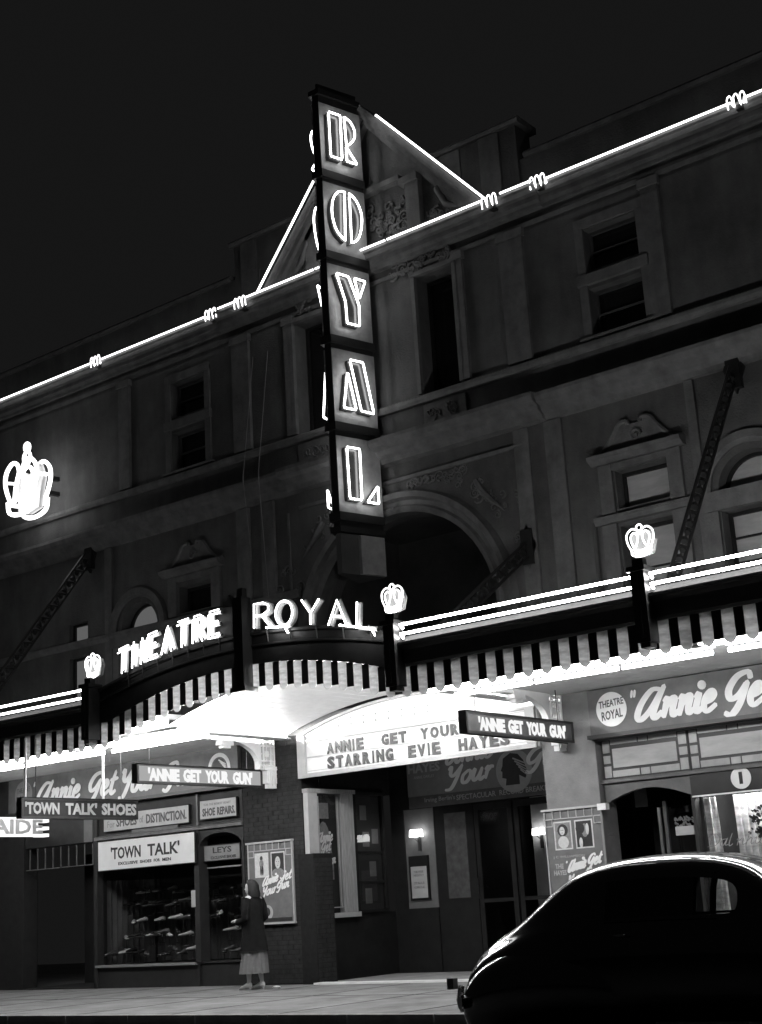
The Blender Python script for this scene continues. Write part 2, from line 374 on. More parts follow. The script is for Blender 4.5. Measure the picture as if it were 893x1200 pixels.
# string courses and main cornice
b = MB(WALL); b.mould([(9.09, -.01), (9.09, .08), (9.14, .11), (9.19, .11), (9.23, .05), (9.25, -.01)], -27, -3); b.build('string_course', 'trim', bld)
mc = [(8.18, -.01), (8.2, .05), (8.27, .08), (8.31, .16), (8.39, .2), (8.43, .31), (8.5, .35), (8.56, .35), (8.60, -.01)]
each(lambda q, x0, x1: q.mould(mc, x0, x1), 'main_cornice', 'trim', [(-27, -15.85), (-10.6, -3)])
b = MB(WALL); b.mould([(z+.004, c+.1 if c > 0 else c) for z, c in mc], -15.85, -10.6); b.build('main_cornice', 'trim', bld)
b = MB(WALL); b.mould([(7.88, -.01), (7.88, .05), (7.93, .07), (7.96, -.01)], -15.7, -11.05); b.build('string_course', 'trim', bld)
b = MB(WALL); b.mould([(6.33, -.01), (6.33, .06), (6.40, .10), (6.46, .10), (6.5, -.01)], -27, -15.75)
b.build('string_course', 'trim', bld)
# pilasters
for x0, x1 in [(-11.18, -10.74), (-17.18, -16.76), (-15.87, -15.67), (-12.08, -11.92), (-8.6, -8.32), (-20.3, -20.0)]:
    b = MB(WALL); b.box(x0, x1, 9.26, 11.49, -.01, .07); b.box(x0-.03, x1+.03, 11.36, 11.495, -.01, .1); b.build('pilaster', 'trim', bld)
for x0, x1 in [(-11.22, -10.95), (-10.66, -10.35), (-16.6, -16.3), (-17.2, -16.9), (-8.28, -8.14), (-20.75, -20.55)]:
    b = MB(WALL); b.box(x0, x1, 4.6, 8.17, -.01, .06); b.build('pilaster', 'trim', bld)
for x0, x1 in [(-10.0, -9.85), (-17.4, -17.3)]:
    b = MB(WALL); b.tube([(x0+.05, 4.6, .07), (x0+.05, 6.4, .07)], .035, 8); b.build('drain_pipe', 'dark_stucco', bld)
# big arch
b = MB(WALL)
b.arcmould(AR[0], AR[1], [(1.84, -.2), (1.84, .06), (1.93, .10), (1.97, .04), (2.04, .05), (2.08, .13), (2.17, .15), (2.22, -.01), (2.22, -.2)], 0, PI, 40); b.build('arch_ring', 'trim', bld)
each(lambda q, s: q.box(AR[0]+s*2.03-.19, AR[0]+s*2.03+.19, 4.3, 5.5, -.2, .06), 'arch_jamb', 'trim', [(-1,), (1,)])
b = MB(WALL); b.box(-15.6, -11.6, 4.1, 7.6, -2.6, -2.5); b.box(-15.6, -15.5, 4.1, 7.6, -2.5, -.46); b.box(-11.7, -11.6, 4.1, 7.6, -2.5, -.46); b.box(-15.6, -11.6, 7.6, 7.7, -2.6, -.46); b.build('arch_recess_wall', 'dark_stucco', bld)
b = MB(WALL)
for i in range(80):
    s = random.choice((-1, 1)); th = random.uniform(.35, 1.45); r = random.uniform(2.38, 2.38+.55*abs(math.cos(th))+.05)
    a = AR[0]+s*r*math.cos(th); z = min(7.8, AR[1]+r*math.sin(th))
    scroll(b, a, z, random.uniform(.05, .12), .012, random.uniform(.9, 1.7), random.choice((-1, 1)), .017, random.uniform(0, 6))
for i in range(10):
    a = -13.3+i*.12; scroll(b, a, 7.79+.02*math.sin(i), .06, .02, 1.2, (-1)**i, .018, i)
for s in (-1, 1): b.tube([(AR[0]+s*1.6, 7.55, .02), (AR[0]+s*1.72, 7.2+.15, .05), (AR[0]+s*1.9, 7.15, .05), (AR[0]+s*2.1, 6.95, .02)], [.05, .06, .04, .01], 6)
b.build('spandrel_relief', 'trim', bld, True, kind='stuff')
each(lambda q, x: q.box(x-.02, x+.02, 6.0, 7.87, -.01, .03), 'spandrel_frame', 'trim', [(AR[0]-2.38,), (AR[0]+2.38,)])
# upper windows
def window(parent, a0, a1, b0, b1, pane='dark_glass', fw_=.05, bars=(), fm='dark_paint', d=-.22):
    f = MB(WALL); f.box(a0, a0+fw_, b0, b1, d-.05, d); f.box(a1-fw_, a1, b0, b1, d-.05, d); f.box(a0+fw_, a1-fw_, b1-fw_, b1, d-.05, d); f.box(a0+fw_, a1-fw_, b0, b0+fw_, d-.05, d)
    for z in bars: f.box(a0+fw_, a1-fw_, z-.015, z+.015, d-.04, d-.01)
    fo = f.build('window', fm, parent)
    p = MB(WALL); p.box(a0+.01, a1-.01, b0+.01, b1-.01, d-.07, d-.055); p.build('pane', pane, fo)
    return fo
for a0, a1, b0, b1 in upper[:4]: window(bld, a0, a1, b0, b1, bars=((b0+b1)/2,), fm='board', d=-.16)
for x in (-9.2, -18.4):
    each(lambda q, *v: q.box(*v), 'window_sill', 'trim', [(x-.62, x+.62, 10.14, 10.31, -.01, .07), (x-.66, x+.66, 9.255, 9.295, -.01, .08)])
    b = MB(WALL)
    for s in (-1, 1): b.box(x+s*.53-.07, x+s*.53+.07, 9.3, 11.2, -.01, .04)
    b.box(x-.6, x+.6, 11.1, 11.25, -.01, .05); b.build('window_surround', 'trim', bld)
for a0, a1, b0, b1 in upper[4:]:
    window(bld, a0, a1, b0, b1, d=-.3)
    b = MB(WALL); 
    for x in (a0, a1): b.box(x-.075, x-.002 if x == a0 else x+.075, 9.25, 11.34, -.01, .08) if x == a0 else b.box(x+.002, x+.075, 9.25, 11.34, -.01, .08)
    b.box(a0-.08, a1+.08, 11.342, 11.42, -.01, .09); b.build('window_surround', 'trim', bld)
    b = MB(WALL); b.box(a0-.02, a1+.06, 8.66, 9.05, -.01, .03); b.build('panel', 'trim', bld)
    b = MB(WALL); leafy(b, a0+.12, a1-.1, 8.75, 8.97, .04, 7, .014); b.build('panel_relief', 'trim', bld, True, kind='stuff')
b = MB(WALL); leafy(b, -13.45, -12.2, 11.5, 11.84, .03, 20, .028); leafy(b, -15.75, -14.7, 11.5, 11.84, .03, 16, .028)
leafy(b, -13.45, -12.2, 11.46, 11.84, .03, 16, .02)
b.build('frieze_relief', 'trim', bld, True, kind='stuff')
# pediment
PA, PB, PZ = -16.27, -11.24, 12.05; PT = 14.96; PX = (PA+PB)/2
b = MB(WALL); b.prism([(PA+.25, PZ), (PB-.25, PZ), (PX, PT-.28)], -.44, -.06); b.build('pediment_wall', 'stucco', bld)
for s in (-1, 1):
    b = MB(WALL); A = (PX+s*(PB-PA)/2, PZ); T = (PX, PT); L = math.hypot(T[0]-A[0], T[1]-A[1]); ux, uz = (T[0]-A[0])/L, (T[1]-A[1])/L; nx, nz = (-uz*s*-1, 0) if 0 else (s*uz, abs(ux))
    def rk(o0, o1, c0, c1):
        b.prism([(A[0]-nx*o0, A[1]-nz*o0), (A[0]-nx*o1+ux*o1*.8, A[1]-nz*o1+uz*o1*.0), (T[0], T[1]-o1/abs(ux)*1.0), (T[0], T[1]-o0/abs(ux)*1.0)], c0, c1)
    rk(.0, .10, -.44, .22); rk(.10, .17, -.44, .16); rk(.17, .25, -.44, .08); b.build('raking_cornice', 'trim', bld)
b = MB(WALL); b.box(-12.95, -12.67, 12.06, 13.1, -.06, .08); b.box(-13.06, -12.66, 13.1, 13.22, -.06, .13); b.box(-15.25, -14.97, 12.06, 13.1, -.06, .08); b.box(-15.3, -14.9, 13.1, 13.22, -.06, .13)
b.box(-14.45, -13.05, 13.22, 13.32, -.06, .1); b.build('pediment_panel', 'trim', bld)
b = MB(WALL); leafy(b, -13.8, -13.05, 12.2, 13.0, -.03, 34, .026); leafy(b, -12.5, -12.0, 12.15, 12.5, -.03, 12, .022); leafy(b, -15.5, -15.0, 12.2, 12.6, -.03, 12, .022)
for s in (-1, 1):
    x = PX+s*1.45; b.tube([(x, 13.05, -.02), (x+s*.02, 12.75, .04), (x+s*.16, 12.45, .05), (x+s*.45, 12.3, .0)], [.03, .07, .06, .02], 8); scroll(b, x+s*.02, 13.0, .09, .0, 1.2, s, .03)
b.build('pediment_relief', 'trim', bld, True, kind='stuff')
# pedimented windows
for x, pane, top in ((-9.13, 'blind', 7.13), (-18.33, 'dark_glass', 7.05), (-5.5, 'blind', 7.13)):
    a0, a1 = x-.42, x+.42
    window(bld, a0-.005, a1+.005, 5.0, 6.28, pane, bars=(5.65,)); window(bld, a0-.005, a1+.005, 6.55, top, pane)
    b = MB(WALL)
    for s in (-1, 1): b.box(x+s*.57-.12, x+s*.57+.12, 4.7, 6.33, -.01, .07); b.box(x+s*.56-.11, x+s*.56+.11, 6.5, 7.24, -.01, .06)
    b.box(x-.45, x+.45, 7.14, 7.24, -.01, .05); b.build('window_surround', 'trim', bld)
    b = MB(WALL); b.mould([(6.34, -.01), (6.34, .1), (6.4, .14), (6.45, .14), (6.49, -.01)], x-.78, x+.78)
    b.mould([(7.25, -.01), (7.25, .1), (7.31, .2), (7.37, .22), (7.4, -.01)], x-.76, x+.76); b.build('window_hood', 'trim', bld)
    sw = [(x-.74, 7.40), (x-.55, 7.46), (x-.36, 7.66), (x-.26, 7.80), (x-.13, 7.83), (x-.1, 7.77), (x+.1, 7.77), (x+.13, 7.83), (x+.26, 7.80), (x+.36, 7.66), (x+.55, 7.46), (x+.74, 7.40)]
    b = MB(WALL); b.prism(sw, -.01, .05); b.tube([(a, z, .05) for a, z in smoothline(sw[:6], 3)], .035, 6); b.tube([(a, z, .05) for a, z in smoothline(sw[6:], 3)], .035, 6)
    scroll(b, x, 7.58, .1, .06, 1.3, 1, .025); b.build('window_pediment', 'trim', bld, True)
for a0, a1, b0, b1 in midw[4:6]: window(bld, a0, a1, b0, b1, 'lit_blind', d=-.1)
# arched windows
for cx, cz, r, lo, hi in arches:
    bm_ = 'lit_blind' if cx < -15 else 'blind'; window(bld, cx-r, cx+r, lo, hi, bm_, bars=(5.45, 5.8))
    f = MB(WALL); f.arcmould(cx, cz, [(r-.05, -.27), (r-.05, -.22), (r, -.22), (r, -.27)], 0, PI, 20); f.box(cx-r, cx+r, cz, cz+.05, -.27, -.22)
    fo = f.build('window', 'dark_paint', bld); p = MB(WALL); p.prism([(cx+(r-.01)*math.cos(PI*i/20), cz+.01+(r-.02)*math.sin(PI*i/20)) for i in range(21)], -.3, -.275); p.build('pane', bm_, fo)
    b = MB(WALL); b.arcmould(cx, cz, [(r+.1, -.01), (r+.1, .05), (r+.16, .09), (r+.27, .09), (r+.3, -.01)], 0, PI, 24)
    b.box(cx-r-.25, cx+r+.25, 6.175, 6.455, -.01, .08)
    for s in (-1, 1): b.box(cx+s*(r+.1)-.08, cx+s*(r+.1)+.08, 4.7, 6.17, -.01, .06)
    b.build('window_surround', 'trim', bld)
# dark rooms behind
b = MB(WALL); b.box(-27, -15.65, 4.2, 11.9, -.56, -.5); b.box(-11.55, -3, 4.2, 11.9, -.56, -.5); b.box(-15.65, -11.55, 8.0, 11.9, -.56, -.5); b.build('inner_wall', 'void', bld)
# cables down the left of the pediment bay
for x, y0, y1 in ((-16.7, 7.2, 12.9), (-16.33, 6.4, 12.9)):
    b = MB(WALL); b.tube([(x, y0, .22), (x+.01, 8.6, .38), (x, y1, -.3)], .007, 5); b.build('cable', 'letter_dim', bld)

# ground floor piers of the building
def brickwork(name, parent, fr, a0, a1, b0, b1, c, bw=.23, bh=.075, m='brick', cap=300):
    """bricks laid proud of a mortar backing; share one mesh"""
    g = .008; mb = MB(fr); mb.box(0, bw-g, 0, bh-g, 0, .012); rows = int((b1-b0)/bh); n = 0
    me = None
    for r in range(rows):
        x = a0-(bw/2 if r % 2 else 0)
        while x < a1-1e-4:
            l = max(x, a0); rr = min(x+bw, a1)
            if rr-l > .04:
                if me is None or abs((rr-l)-bw) > 1e-3:
                    q = MB(FR((0, 0, 0), fr.U)); q.box(g/2, rr-l-g/2, g/2, bh-g/2, -.02, .012)
                    o = q.build(name, m, None)
                    if abs((rr-l)-bw) <= 1e-3: me = o.data
                else:
                    o = bpy.data.objects.new(name, me); C.objects.link(o)
                o.location = fr(l, b0+r*bh, c+random.uniform(-.002, .003)); o.parent = parent; o.matrix_parent_inverse = wmat(parent).inverted(); n += 1
            x += bw
    return n
def relief_bricks(fr, a0, a1, b0, b1, c, bw=.23, bh=.075):
    q = MB(fr); g = .008
    for r in range(int((b1-b0)/bh)):
        x = a0-(bw/2 if r % 2 else 0)
        while x < a1:
            l = max(x, a0); e = min(x+bw, a1)
            if e-l > .03: q.box(l+g/2, e-g/2, b0+r*bh+g/2, b0+(r+1)*bh-g/2, c-.01, c+random.uniform(.006, .012))
            x += bw
    return q
pl = thing('brick_pier', 'dark brick pier between the shoe shop and the theatre entrance', 'pier', (-16.6, 18.3, 0))
b = MB(WALL); b.box(-17.3, -15.95, 0, 4.0, -.45, 0); b.build('core', 'mortar', pl)
relief_bricks(WALL, -17.3, -15.95, .02, 3.98, 0).build('brickwork', 'brick', pl, kind='stuff')
b = MB(WALL); b.box(-16.05, -15.72, 0, 2.04, -.42, .05); b.build('plinth', 'mortar', pl)
SIDEL = FR((-15.72, 18.2, 0), (0, 1, 0))
relief_bricks(SIDEL, -.04, .40, .02, 2.02, 0, .22).build('brickwork', 'brick', pl, kind='stuff')
pr = thing('painted_pier', 'grey rendered pier right of the theatre entrance with a playbill on it', 'pier', (-10.78, 18.3, 0))
b = MB(WALL); b.box(-11.22, -10.33, 0, 4.0, -.45, .0); b.build('shaft', 'pillar_paint', pr); b = MB(WALL); b.box(-11.24, -10.31, 0, .35, -.45, .03); b.build('plinth', 'dark_paint', pr)
b = MB(WALL)
b.box(-27, -23.3, 0, 4.0, -.4, -.02); b.build('ground_floor_wall', 'dark_paint', bld)
b = MB(WALL); b.box(-27, -3, 4.0, 4.06, -.5, 0); b.build('lintel', 'dark_stucco', bld)

# ------------------------------------------------------------------ awning
aw = thing('awning', 'theatre street awning with arched middle, hanging milk glass drops and glowing tubes', 'awning', (-14.3, 16.6, 3.9))
XL, XR, A0, A1 = -24.0, -3.4, -17.35, -11.3
def ztop(x):
    if x < -17.1 or x > -11.42: return 4.165
    return 4.61-(x+14.26)**2/17.9
def zup(x): return 4.50 if (x < A0 or x > A1) else 4.98-(x+14.3)**2/24
for x0, x1 in ((XL, A0), (A1, XR)):
    b = MB(FASC); b.mould([(4.17, -.06), (4.17, .02), (4.2, .05), (4.27, .07), (4.37, .10), (4.42, .14), (4.43, .18), (4.47, .18), (4.48, .08), (4.56, .05), (4.56, -.06)], x0, x1); b.build('fascia', 'dark_paint', aw)
    b = MB(FASC); b.box(x0, x1, 4.435, 4.455, .18, .19); b.build('gutter_edge', 'letter_dim', aw)
# arched fascia board
n = 48; up_, lo_ = [], []
for i in range(n+1):
    x = A0+(A1-A0)*i/n; up_.append((x, zup(x)+.06)); lo_.append((x, ztop(x)+.0))
b = MB(FASC); b.prism(up_+lo_[::-1], -.05, .02); b.build('fascia', 'dark_paint', aw)
b = MB(FASC); b.tube([(x, z, .03) for x, z in up_], .035, 6); b.tube([(x, z-.17, .03) for x, z in up_], .018, 6); b.build('fascia_moulding', 'dark_paint', aw)
# teeth and glass drops
x = -10.97-.27*48; glassme = None; toothme = None
while x < XR:
    inpost = any(abs(x-p) < .1 for p in (-17.35, -11.3, -14.15, -7.6) if 1)
    zt = ztop(x)
    if x > XL+.2:
        o = MB(FR((0, 0, 0), (1, 0, 0)))
        if glassme is None:
            pts = [(-.076, .0), (-.076, -.32)]+[(-.075*math.cos(PI*i/8), -.32-.075*math.sin(PI*i/8)) for i in range(1, 8)]+[(.076, -.32), (.076, .0)]
            o.prism(pts, -.012, .0); o = o.build('glass_drop', 'drop'); glassme = o.data
        else: o = bpy.data.objects.new('glass_drop', glassme); C.objects.link(o)
        o.location = (x, 15.0, zt); setparent(o, aw)
        xm = x+.135; zt = ztop(xm)
        if toothme is None:
            t = MB(FR((0, 0, 0), (1, 0, 0))); t.box(-.057, .057, -.33, .0, -.008, .008); t = t.build('tooth', 'dark_paint'); toothme = t.data
        else: t = bpy.data.objects.new('tooth', toothme); C.objects.link(t)
        t.location = (xm, 15.002, zt); setparent(t, aw)
    x += .27
b = MB(FASC)
# posts
for p, z1 in ((A0, 4.85), (A1, 4.85), (-7.6, 4.88)):
    b = MB(FASC); b.box(p-.09, p+.09, 3.90, z1-.1, .03, .25); b.box(p-.12, p+.12, z1-.14, z1-.08, .0, .28); b.box(p-.06, p+.06, 3.84, 3.9, .05, .22); b.box(p-.012, p+.012, 3.95, 4.7, .25, .265); b.box(p-.07, p+.07, z1-.08, z1+.02, .1, .2)
    b.build('post', 'black_metal', aw)
b = MB(FASC); b.box(-14.14, -13.96, 4.26, 5.58, .025, .22); b.box(-14.2, -13.9, 4.2, 4.27, 0, .26); b.box(-14.1, -14.0, 5.58, 5.72, .06, .16); b.build('post', 'black_metal', aw)
# roof deck and soffit
b = MB(FASC)
for x0, x1 in ((XL, A0), (A1, XR)): b.box(x0, x1, 4.12, 4.2, -3.2, -.06)
b.build('deck', 'dark_stucco', aw)
V0, V1 = -16.2, -11.28; VC = (V0+V1)/2
def zv(x): return 3.985+.41*max(0, 1-((x-VC)/(V1-V0)*2)**2)
for x0, x1 in ((XL, V0), (V1, XR)):
    w_ = .21; k = 0; y = 15.42
    b = MB(FASC)
    while y < 18.15:                        # boards run with the street
        b.box(x0, x1, 3.975, 4.0, -(y-15)-w_+.006, -(y-15)); y += w_
    b.box(x0, x1, 4.0, 4.118, -.44, -.425); b.box(x0, x1, 4.095, 4.117, -.424, -.065)
    b.build('soffit_board', 'white', aw, kind='stuff')
nb = 24
for i in range(nb):                          # vault boards run from street to wall
    xa = V0+(V1-V0)*i/nb; xb = V0+(V1-V0)*(i+1)/nb-.008; za, zb_ = zv(xa), zv(xb); b = MB(FASC)
    b.prism([(xa, za), (xb, zb_), (xb, zb_+.02), (xa, za+.02)], -3.08, -.40); b.build('vault_board', 'white', aw)
b = MB(FASC); pts = [(V0+(V1-V0)*i/30, zv(V0+(V1-V0)*i/30)) for i in range(31)]
b.prism([(x, max(z, ztop(x)-.02)+.03) for x, z in pts]+[(x, max(z, ztop(x)-.02)+.1) for x, z in pts[::-1]], -3.15, -.055); b.box(A0, V0, 4.12, 4.2, -3.2, -.055); b.build('deck', 'dark_stucco', aw)
b = MB(FASC); b.box(V0-.07, V0+.16, 3.93, 3.955, -3.08, -.30); b.build('vault_ledge', 'white', aw); b = MB(FASC); b.box(V1-.16, V1+.07, 3.93, 3.955, -3.08, -.30); b.build('vault_ledge', 'white', aw)
for x in (V0+.08, V1-.08):
    for y0 in (.45, 1.35, 2.25):
        t = MB(FASC); t.tube([(x, 3.985, -y0), (x, 3.985, -y0-.8)], .018, 8); t.build('added_cove_tube', 'fluo_cove', aw, True)  # unseen tubes added above the ledges to brighten the vault
# tubes: pair on top of the fascia, and lighting tubes behind the drops
def seg_tubes(x0, x1, z, c, r, m, seg, name):
    n = max(1, round((x1-x0)/seg)); L = (x1-x0)/n
    for i in range(n):
        a, e = x0+i*L+.03, x0+(i+1)*L-.03
        t = MB(FASC); t.tube([(a, z, c), (e, z, c)], r, 8); o = t.build(name, m, aw, True)
for x0, x1 in ((XL, A0-.02), (A1+.13, -7.6-.1), (-7.6+.12, XR)):
    for z in (4.70, 4.575):
        t = MB(FASC); t.tube([(x0, z-.04, .1), (x0+.01, z, .17), (x1-.01, z, .17), (x1, z-.04, .1)], .017, 8); t.build('neon_tube', 'neon_left' if x0 < -18 else 'neon', aw, True)
for (x0, x1) in ((XL, -18.15), (-18.0, -15.75), (A1+.2, -7.25), (-7.1, XR)):
    seg_tubes(x0, x1, 3.84, -.24, .028, 'fluo', 1.25, 'lighting_tube'); seg_tubes(x0, x1, 3.84, -.86, .028, 'fluo', 1.25, 'lighting_tube')  # the back row is added to widen the bright soffit band
    b = MB(FASC); b.box(x0, x1, 3.90, 3.972, -.90, -.82); b.build('tube_batten', 'white', aw)
    b = MB(FASC); b.box(x0, x1, 3.90, 3.95, -.30, -.18); b.build('tube_batten', 'white', aw)
t = MB(FASC); xs = [-16.9+i*.25 for i in range(22)]
t.tube([(x, ztop(x)-.20 if x > -16.25 else 4.02, -.2) for x in xs], .032, 8); t.build('lighting_tube', 'fluo_vault', aw, True)  # hidden tube added behind the arch to whiten vault and drops
for x in (-18.07, -7.17):
    b = MB(FASC); b.box(x-.07, x+.07, 3.82, 3.97, -.25, -.09); b.build('tube_holder', 'letter_grey', aw)
# brackets from the piers up to the soffit
def bracket(x, name_label):
    fr = FR((x, 18.2, 0), (0, 1, 0)); br = thing('awning_bracket', name_label, 'bracket', (x, 18.1, 3.2), 'white fretwork brackets under the awning')
    b = MB(fr); cx, cz, r = -1.15, 3.55, .72
    pts = [(cx+r*math.cos(t), cz+.36*math.sin(t)) for t in [PI*.5*i/12 for i in range(13)]]
    outer = [(cx+(r+.0), 3.97), (cx, 3.97)]
    b.prism(pts[::-1][:]+[(pts[0][0], 3.47), (pts[0][0]+.06, 3.47), (pts[0][0]+.06, 3.97), (cx, 3.97)], -.05, .05)
    b.prism([(cx-.36, 3.9), (cx, 3.9), (cx, 3.97), (cx-.6, 3.97)], -.05, .05); b.build('arm', 'white', br)
    b = MB(fr); b.box(-1.32, -1.04, 3.83, 3.95, -.07, .07); b.box(-1.27, -1.09, 3.78, 3.83, -.05, .05); b.build('boss', 'white', br)
    b = MB(fr)
    for a in (-.40, -.30, -.12, -.03): b.box(a-.016, a+.016, 3.5, 3.97, -.04, .04)
    for z in (3.53, 3.61, 3.86, 3.94): b.box(-.42, 0, z-.014, z+.014, -.035, .035)
    b.box(-.26, -.16, 3.68, 3.78, -.03, .03); b.box(-.22, -.2, 3.53, 3.94, -.025, .025); b.box(-.4, -.03, 3.72, 3.74, -.025, .025); b.build('fretwork', 'white', br)
    b = MB(fr); b.box(-.24, -.002, 3.24, 3.5, -.06, .06); b.box(-.2, -.002, 3.16, 3.24, -.045, .045); b.box(-.3, -.002, 3.46, 3.52, -.07, .07)
    for a in (-.19, -.12, -.05): b.box(a-.01, a+.01, 3.2, 3.46, .06, .075)
    b.build('pendant', 'white', br); return br
bracket(-16.55, 'white fretwork bracket over the left brick pier under the awning')
bracket(-10.85, 'white fretwork bracket behind the hanging sign on the right pier')
# stays
def stay(x, y0, z0, y1, z1, label):
    st = thing('awning_stay', label, 'stay', (x, y0, z0), 'iron stays tying the awning to the facade')
    d = Vector((0, y1-y0, z1-z0)); L = d.length; d.normalize(); nn = Vector((0, d.z, -d.y))
    for s in (-1, 1):
        b = MB(); P = [Vector((x, y0, z0))+nn*.1*s, Vector((x, y1, z1))+nn*.1*s]; b.tube([(p.x, p.z, -p.y) for p in P], .026, 6); b.build('rail', 'black_metal', st)
    b = MB(); k = int(L/.16)
    for i in range(k):
        p = Vector((x, y0, z0))+d*(i/k*L)+nn*(.1 if i % 2 else -.1); q = Vector((x, y0, z0))+d*((i+1)/k*L)+nn*(-.1 if i % 2 else .1)
        b.tube([(p.x, p.z, -p.y), (q.x, q.z, -q.y)], .022, 5)
        p = Vector((x, y0, z0))+d*(i/k*L); b.tube([(p.x-.0, p.z, -p.y)]+[((p+d*.05).x, (p+d*.05).z, -(p+d*.05).y)], .05, 6)
    b.build('lattice', 'black_metal', st)
    b = MB(WALL); b.box(x-.1, x+.1, z1-.25, z1+.3, 0, .1); b.prism([(x-.16, z1+.05), (x, z1+.42), (x+.16, z1+.05), (x, z1-.32)], .0, .06); b.build('wall_plate', 'black_metal', st)
stay(-7.5, 15.4, 4.62, 18.12, 8.1, 'long dark lattice stay at far right beside the arched window')
stay(-11.12, 15.6, 4.62, 18.12, 6.25, 'short dark lattice stay crossing the right foot of the big arch')
stay(-17.45, 15.4, 4.62, 18.12, 6.25, 'dark lattice stay above the left awning post near the THEATRE letters')
stay(-21.2, 15.4, 4.62, 18.12, 8.1, 'dark lattice stay at far left rising over the left shops')

# ------------------------------------------------------------------ crowns
def crown(x, y, z, sc, label, group=None, r=.021, base=True):
    fr = FR((x, y, 0), (1, 0, 0)); x += .06; fr = FR((x, y, 0), (1, 0, 0)); cr = thing('neon_crown', label, 'neon crown', (x, y, z-.5*sc), group)
    def P(pts, c=0): return [(a*sc, z+b*sc, c) for a, b in pts]
    for s in (-1, 1):
        loop = smoothline([(s*.08, .12), (s*.12, .24), (s*.22, .28), (s*.32, .17), (s*.31, .0), (s*.22, -.20), (s*.13, -.08)], 4, True)
        b = MB(fr); b.tube(P(loop), r, 8, True); b.build('neon_loop', 'neon_hot', cr, True)
    hf = [(.02, .24), (.12, .37), (.28, .41), (.45, .26), (.45, .0), (.34, -.26), (.31, -.42)]
    b = MB(fr); b.tube(P(smoothline([(-a, q) for a, q in hf]+[(0, -.5)]+hf[::-1], 3, True)), r, 8, True); b.build('neon_rim', 'neon_hot', cr, True)
    for zz in (-.28, -.38):
        b = MB(fr); b.tube(P(smoothline([(-.28, zz+.04), (0, zz-.03), (.28, zz+.04)], 4)), r, 8); b.build('neon_band', 'neon_hot', cr, True)
    b = MB(fr); b.tube(P([(.1*math.cos(t*PI/6), .42+.1*math.sin(t*PI/6)) for t in range(12)]), r, 8, True); b.build('neon_ring', 'neon_hot', cr, True)
    b = MB(fr); b.prism([(a, bb) for a, bb, _ in P([(-.42, .02), (-.3, -.4), (0, -.46), (.3, -.4), (.42, .02), (.3, .3), (.1, .26), (-.1, .26), (-.3, .3)])], -.12, -.05)
    b.build('backing', 'sign_metal', cr)
    return cr
G = 'small neon crowns on the awning posts'
crown(A0-.0, 14.86, 5.06, .38, 'small neon crown on the awning post left of THEATRE', G, .0115)
crown(A1-.04, 14.86, 5.08, .38, 'small neon crown on the awning post right of ROYAL', G, .0115)
crown(-7.62, 14.86, 5.12, .38, 'small neon crown on the awning post above the restaurant', G, .0115)
# large crown on the left of the facade
X0, Y0, Zc = -22.2, 17.45, 9.68; KS = .8
bc = thing('large_neon_crown', 'large bright neon crown high on the facade at the left edge', 'neon crown', (X0, Y0, Zc))
fr = FR((X0, Y0, 0), (1, 0, 0))
def KP(pts, c): return [(a*KS, Zc+z*KS*1.06, c) for a, z in pts]
for k, c in ((0, .2), (1, -.15)):
    for s in (-1, 1):
        lp = smoothline([(s*.07, .3), (s*.16, .5), (s*.36, .54), (s*.58, .34), (s*.6, .02), (s*.42, -.36), (s*.26, -.44), (s*.2, -.1), (s*.13, .12)], 4, True)
        b = MB(fr); b.tube(KP(lp, c), .042, 8, True); b.build('neon_loop', 'neon_hot', bc, True)
        lp = smoothline([(s*.03, .26), (s*.11, .1), (s*.14, -.12), (s*.12, -.42)], 4)
        b = MB(fr); b.tube(KP(lp, c+.02), .032, 8); b.build('neon_rib', 'neon_hot', bc, True)
    b = MB(fr); b.tube(KP(smoothline([(-.5, -.38), (-.42, -.66), (0, -.76), (.42, -.66), (.5, -.38)], 4), c), .045, 8); b.build('neon_rim', 'neon_hot', bc, True)
    b = MB(fr); b.tube(KP(smoothline([(-.42, -.45), (0, -.56), (.42, -.45)], 5), c), .04, 8); b.build('neon_band', 'neon_hot', bc, True)
b = MB(fr); b.tube(KP([(.13*math.cos(t*PI/6), .66+.15*math.sin(t*PI/6)) for t in range(12)], .05), .035, 8, True); b.build('neon_ring', 'neon_hot', bc, True)
b = MB(fr); b.tube(KP([(.07*math.cos(t*PI/6), .92+.09*math.sin(t*PI/6)) for t in range(12)], .05), .045, 8, True); b.build('neon_ring', 'neon_hot', bc, True)
for s in (-1, 1):
    b = MB(fr); b.tube([(s*.46, Zc+.15, -.15), (s*.46, Zc+.1, .2)], .03, 6); b.build('neon_link', 'neon_hot', bc, True)
b = MB(fr); b.prism([(a, z) for a, z, _ in KP([(-.44, -.3), (-.4, -.62), (0, -.7), (.4, -.62), (.44, -.3), (.56, .1), (.4, .44), (.0, .25), (-.4, .44), (-.56, .1)], 0)], -.1, .0); b.build('backing', 'white', bc)
b = MB(fr)
for z in (Zc-.1, Zc+.22): b.box(-.04, .04, z, z+.08, -.75, -.1)
b.build('arm', 'black_metal', bc)
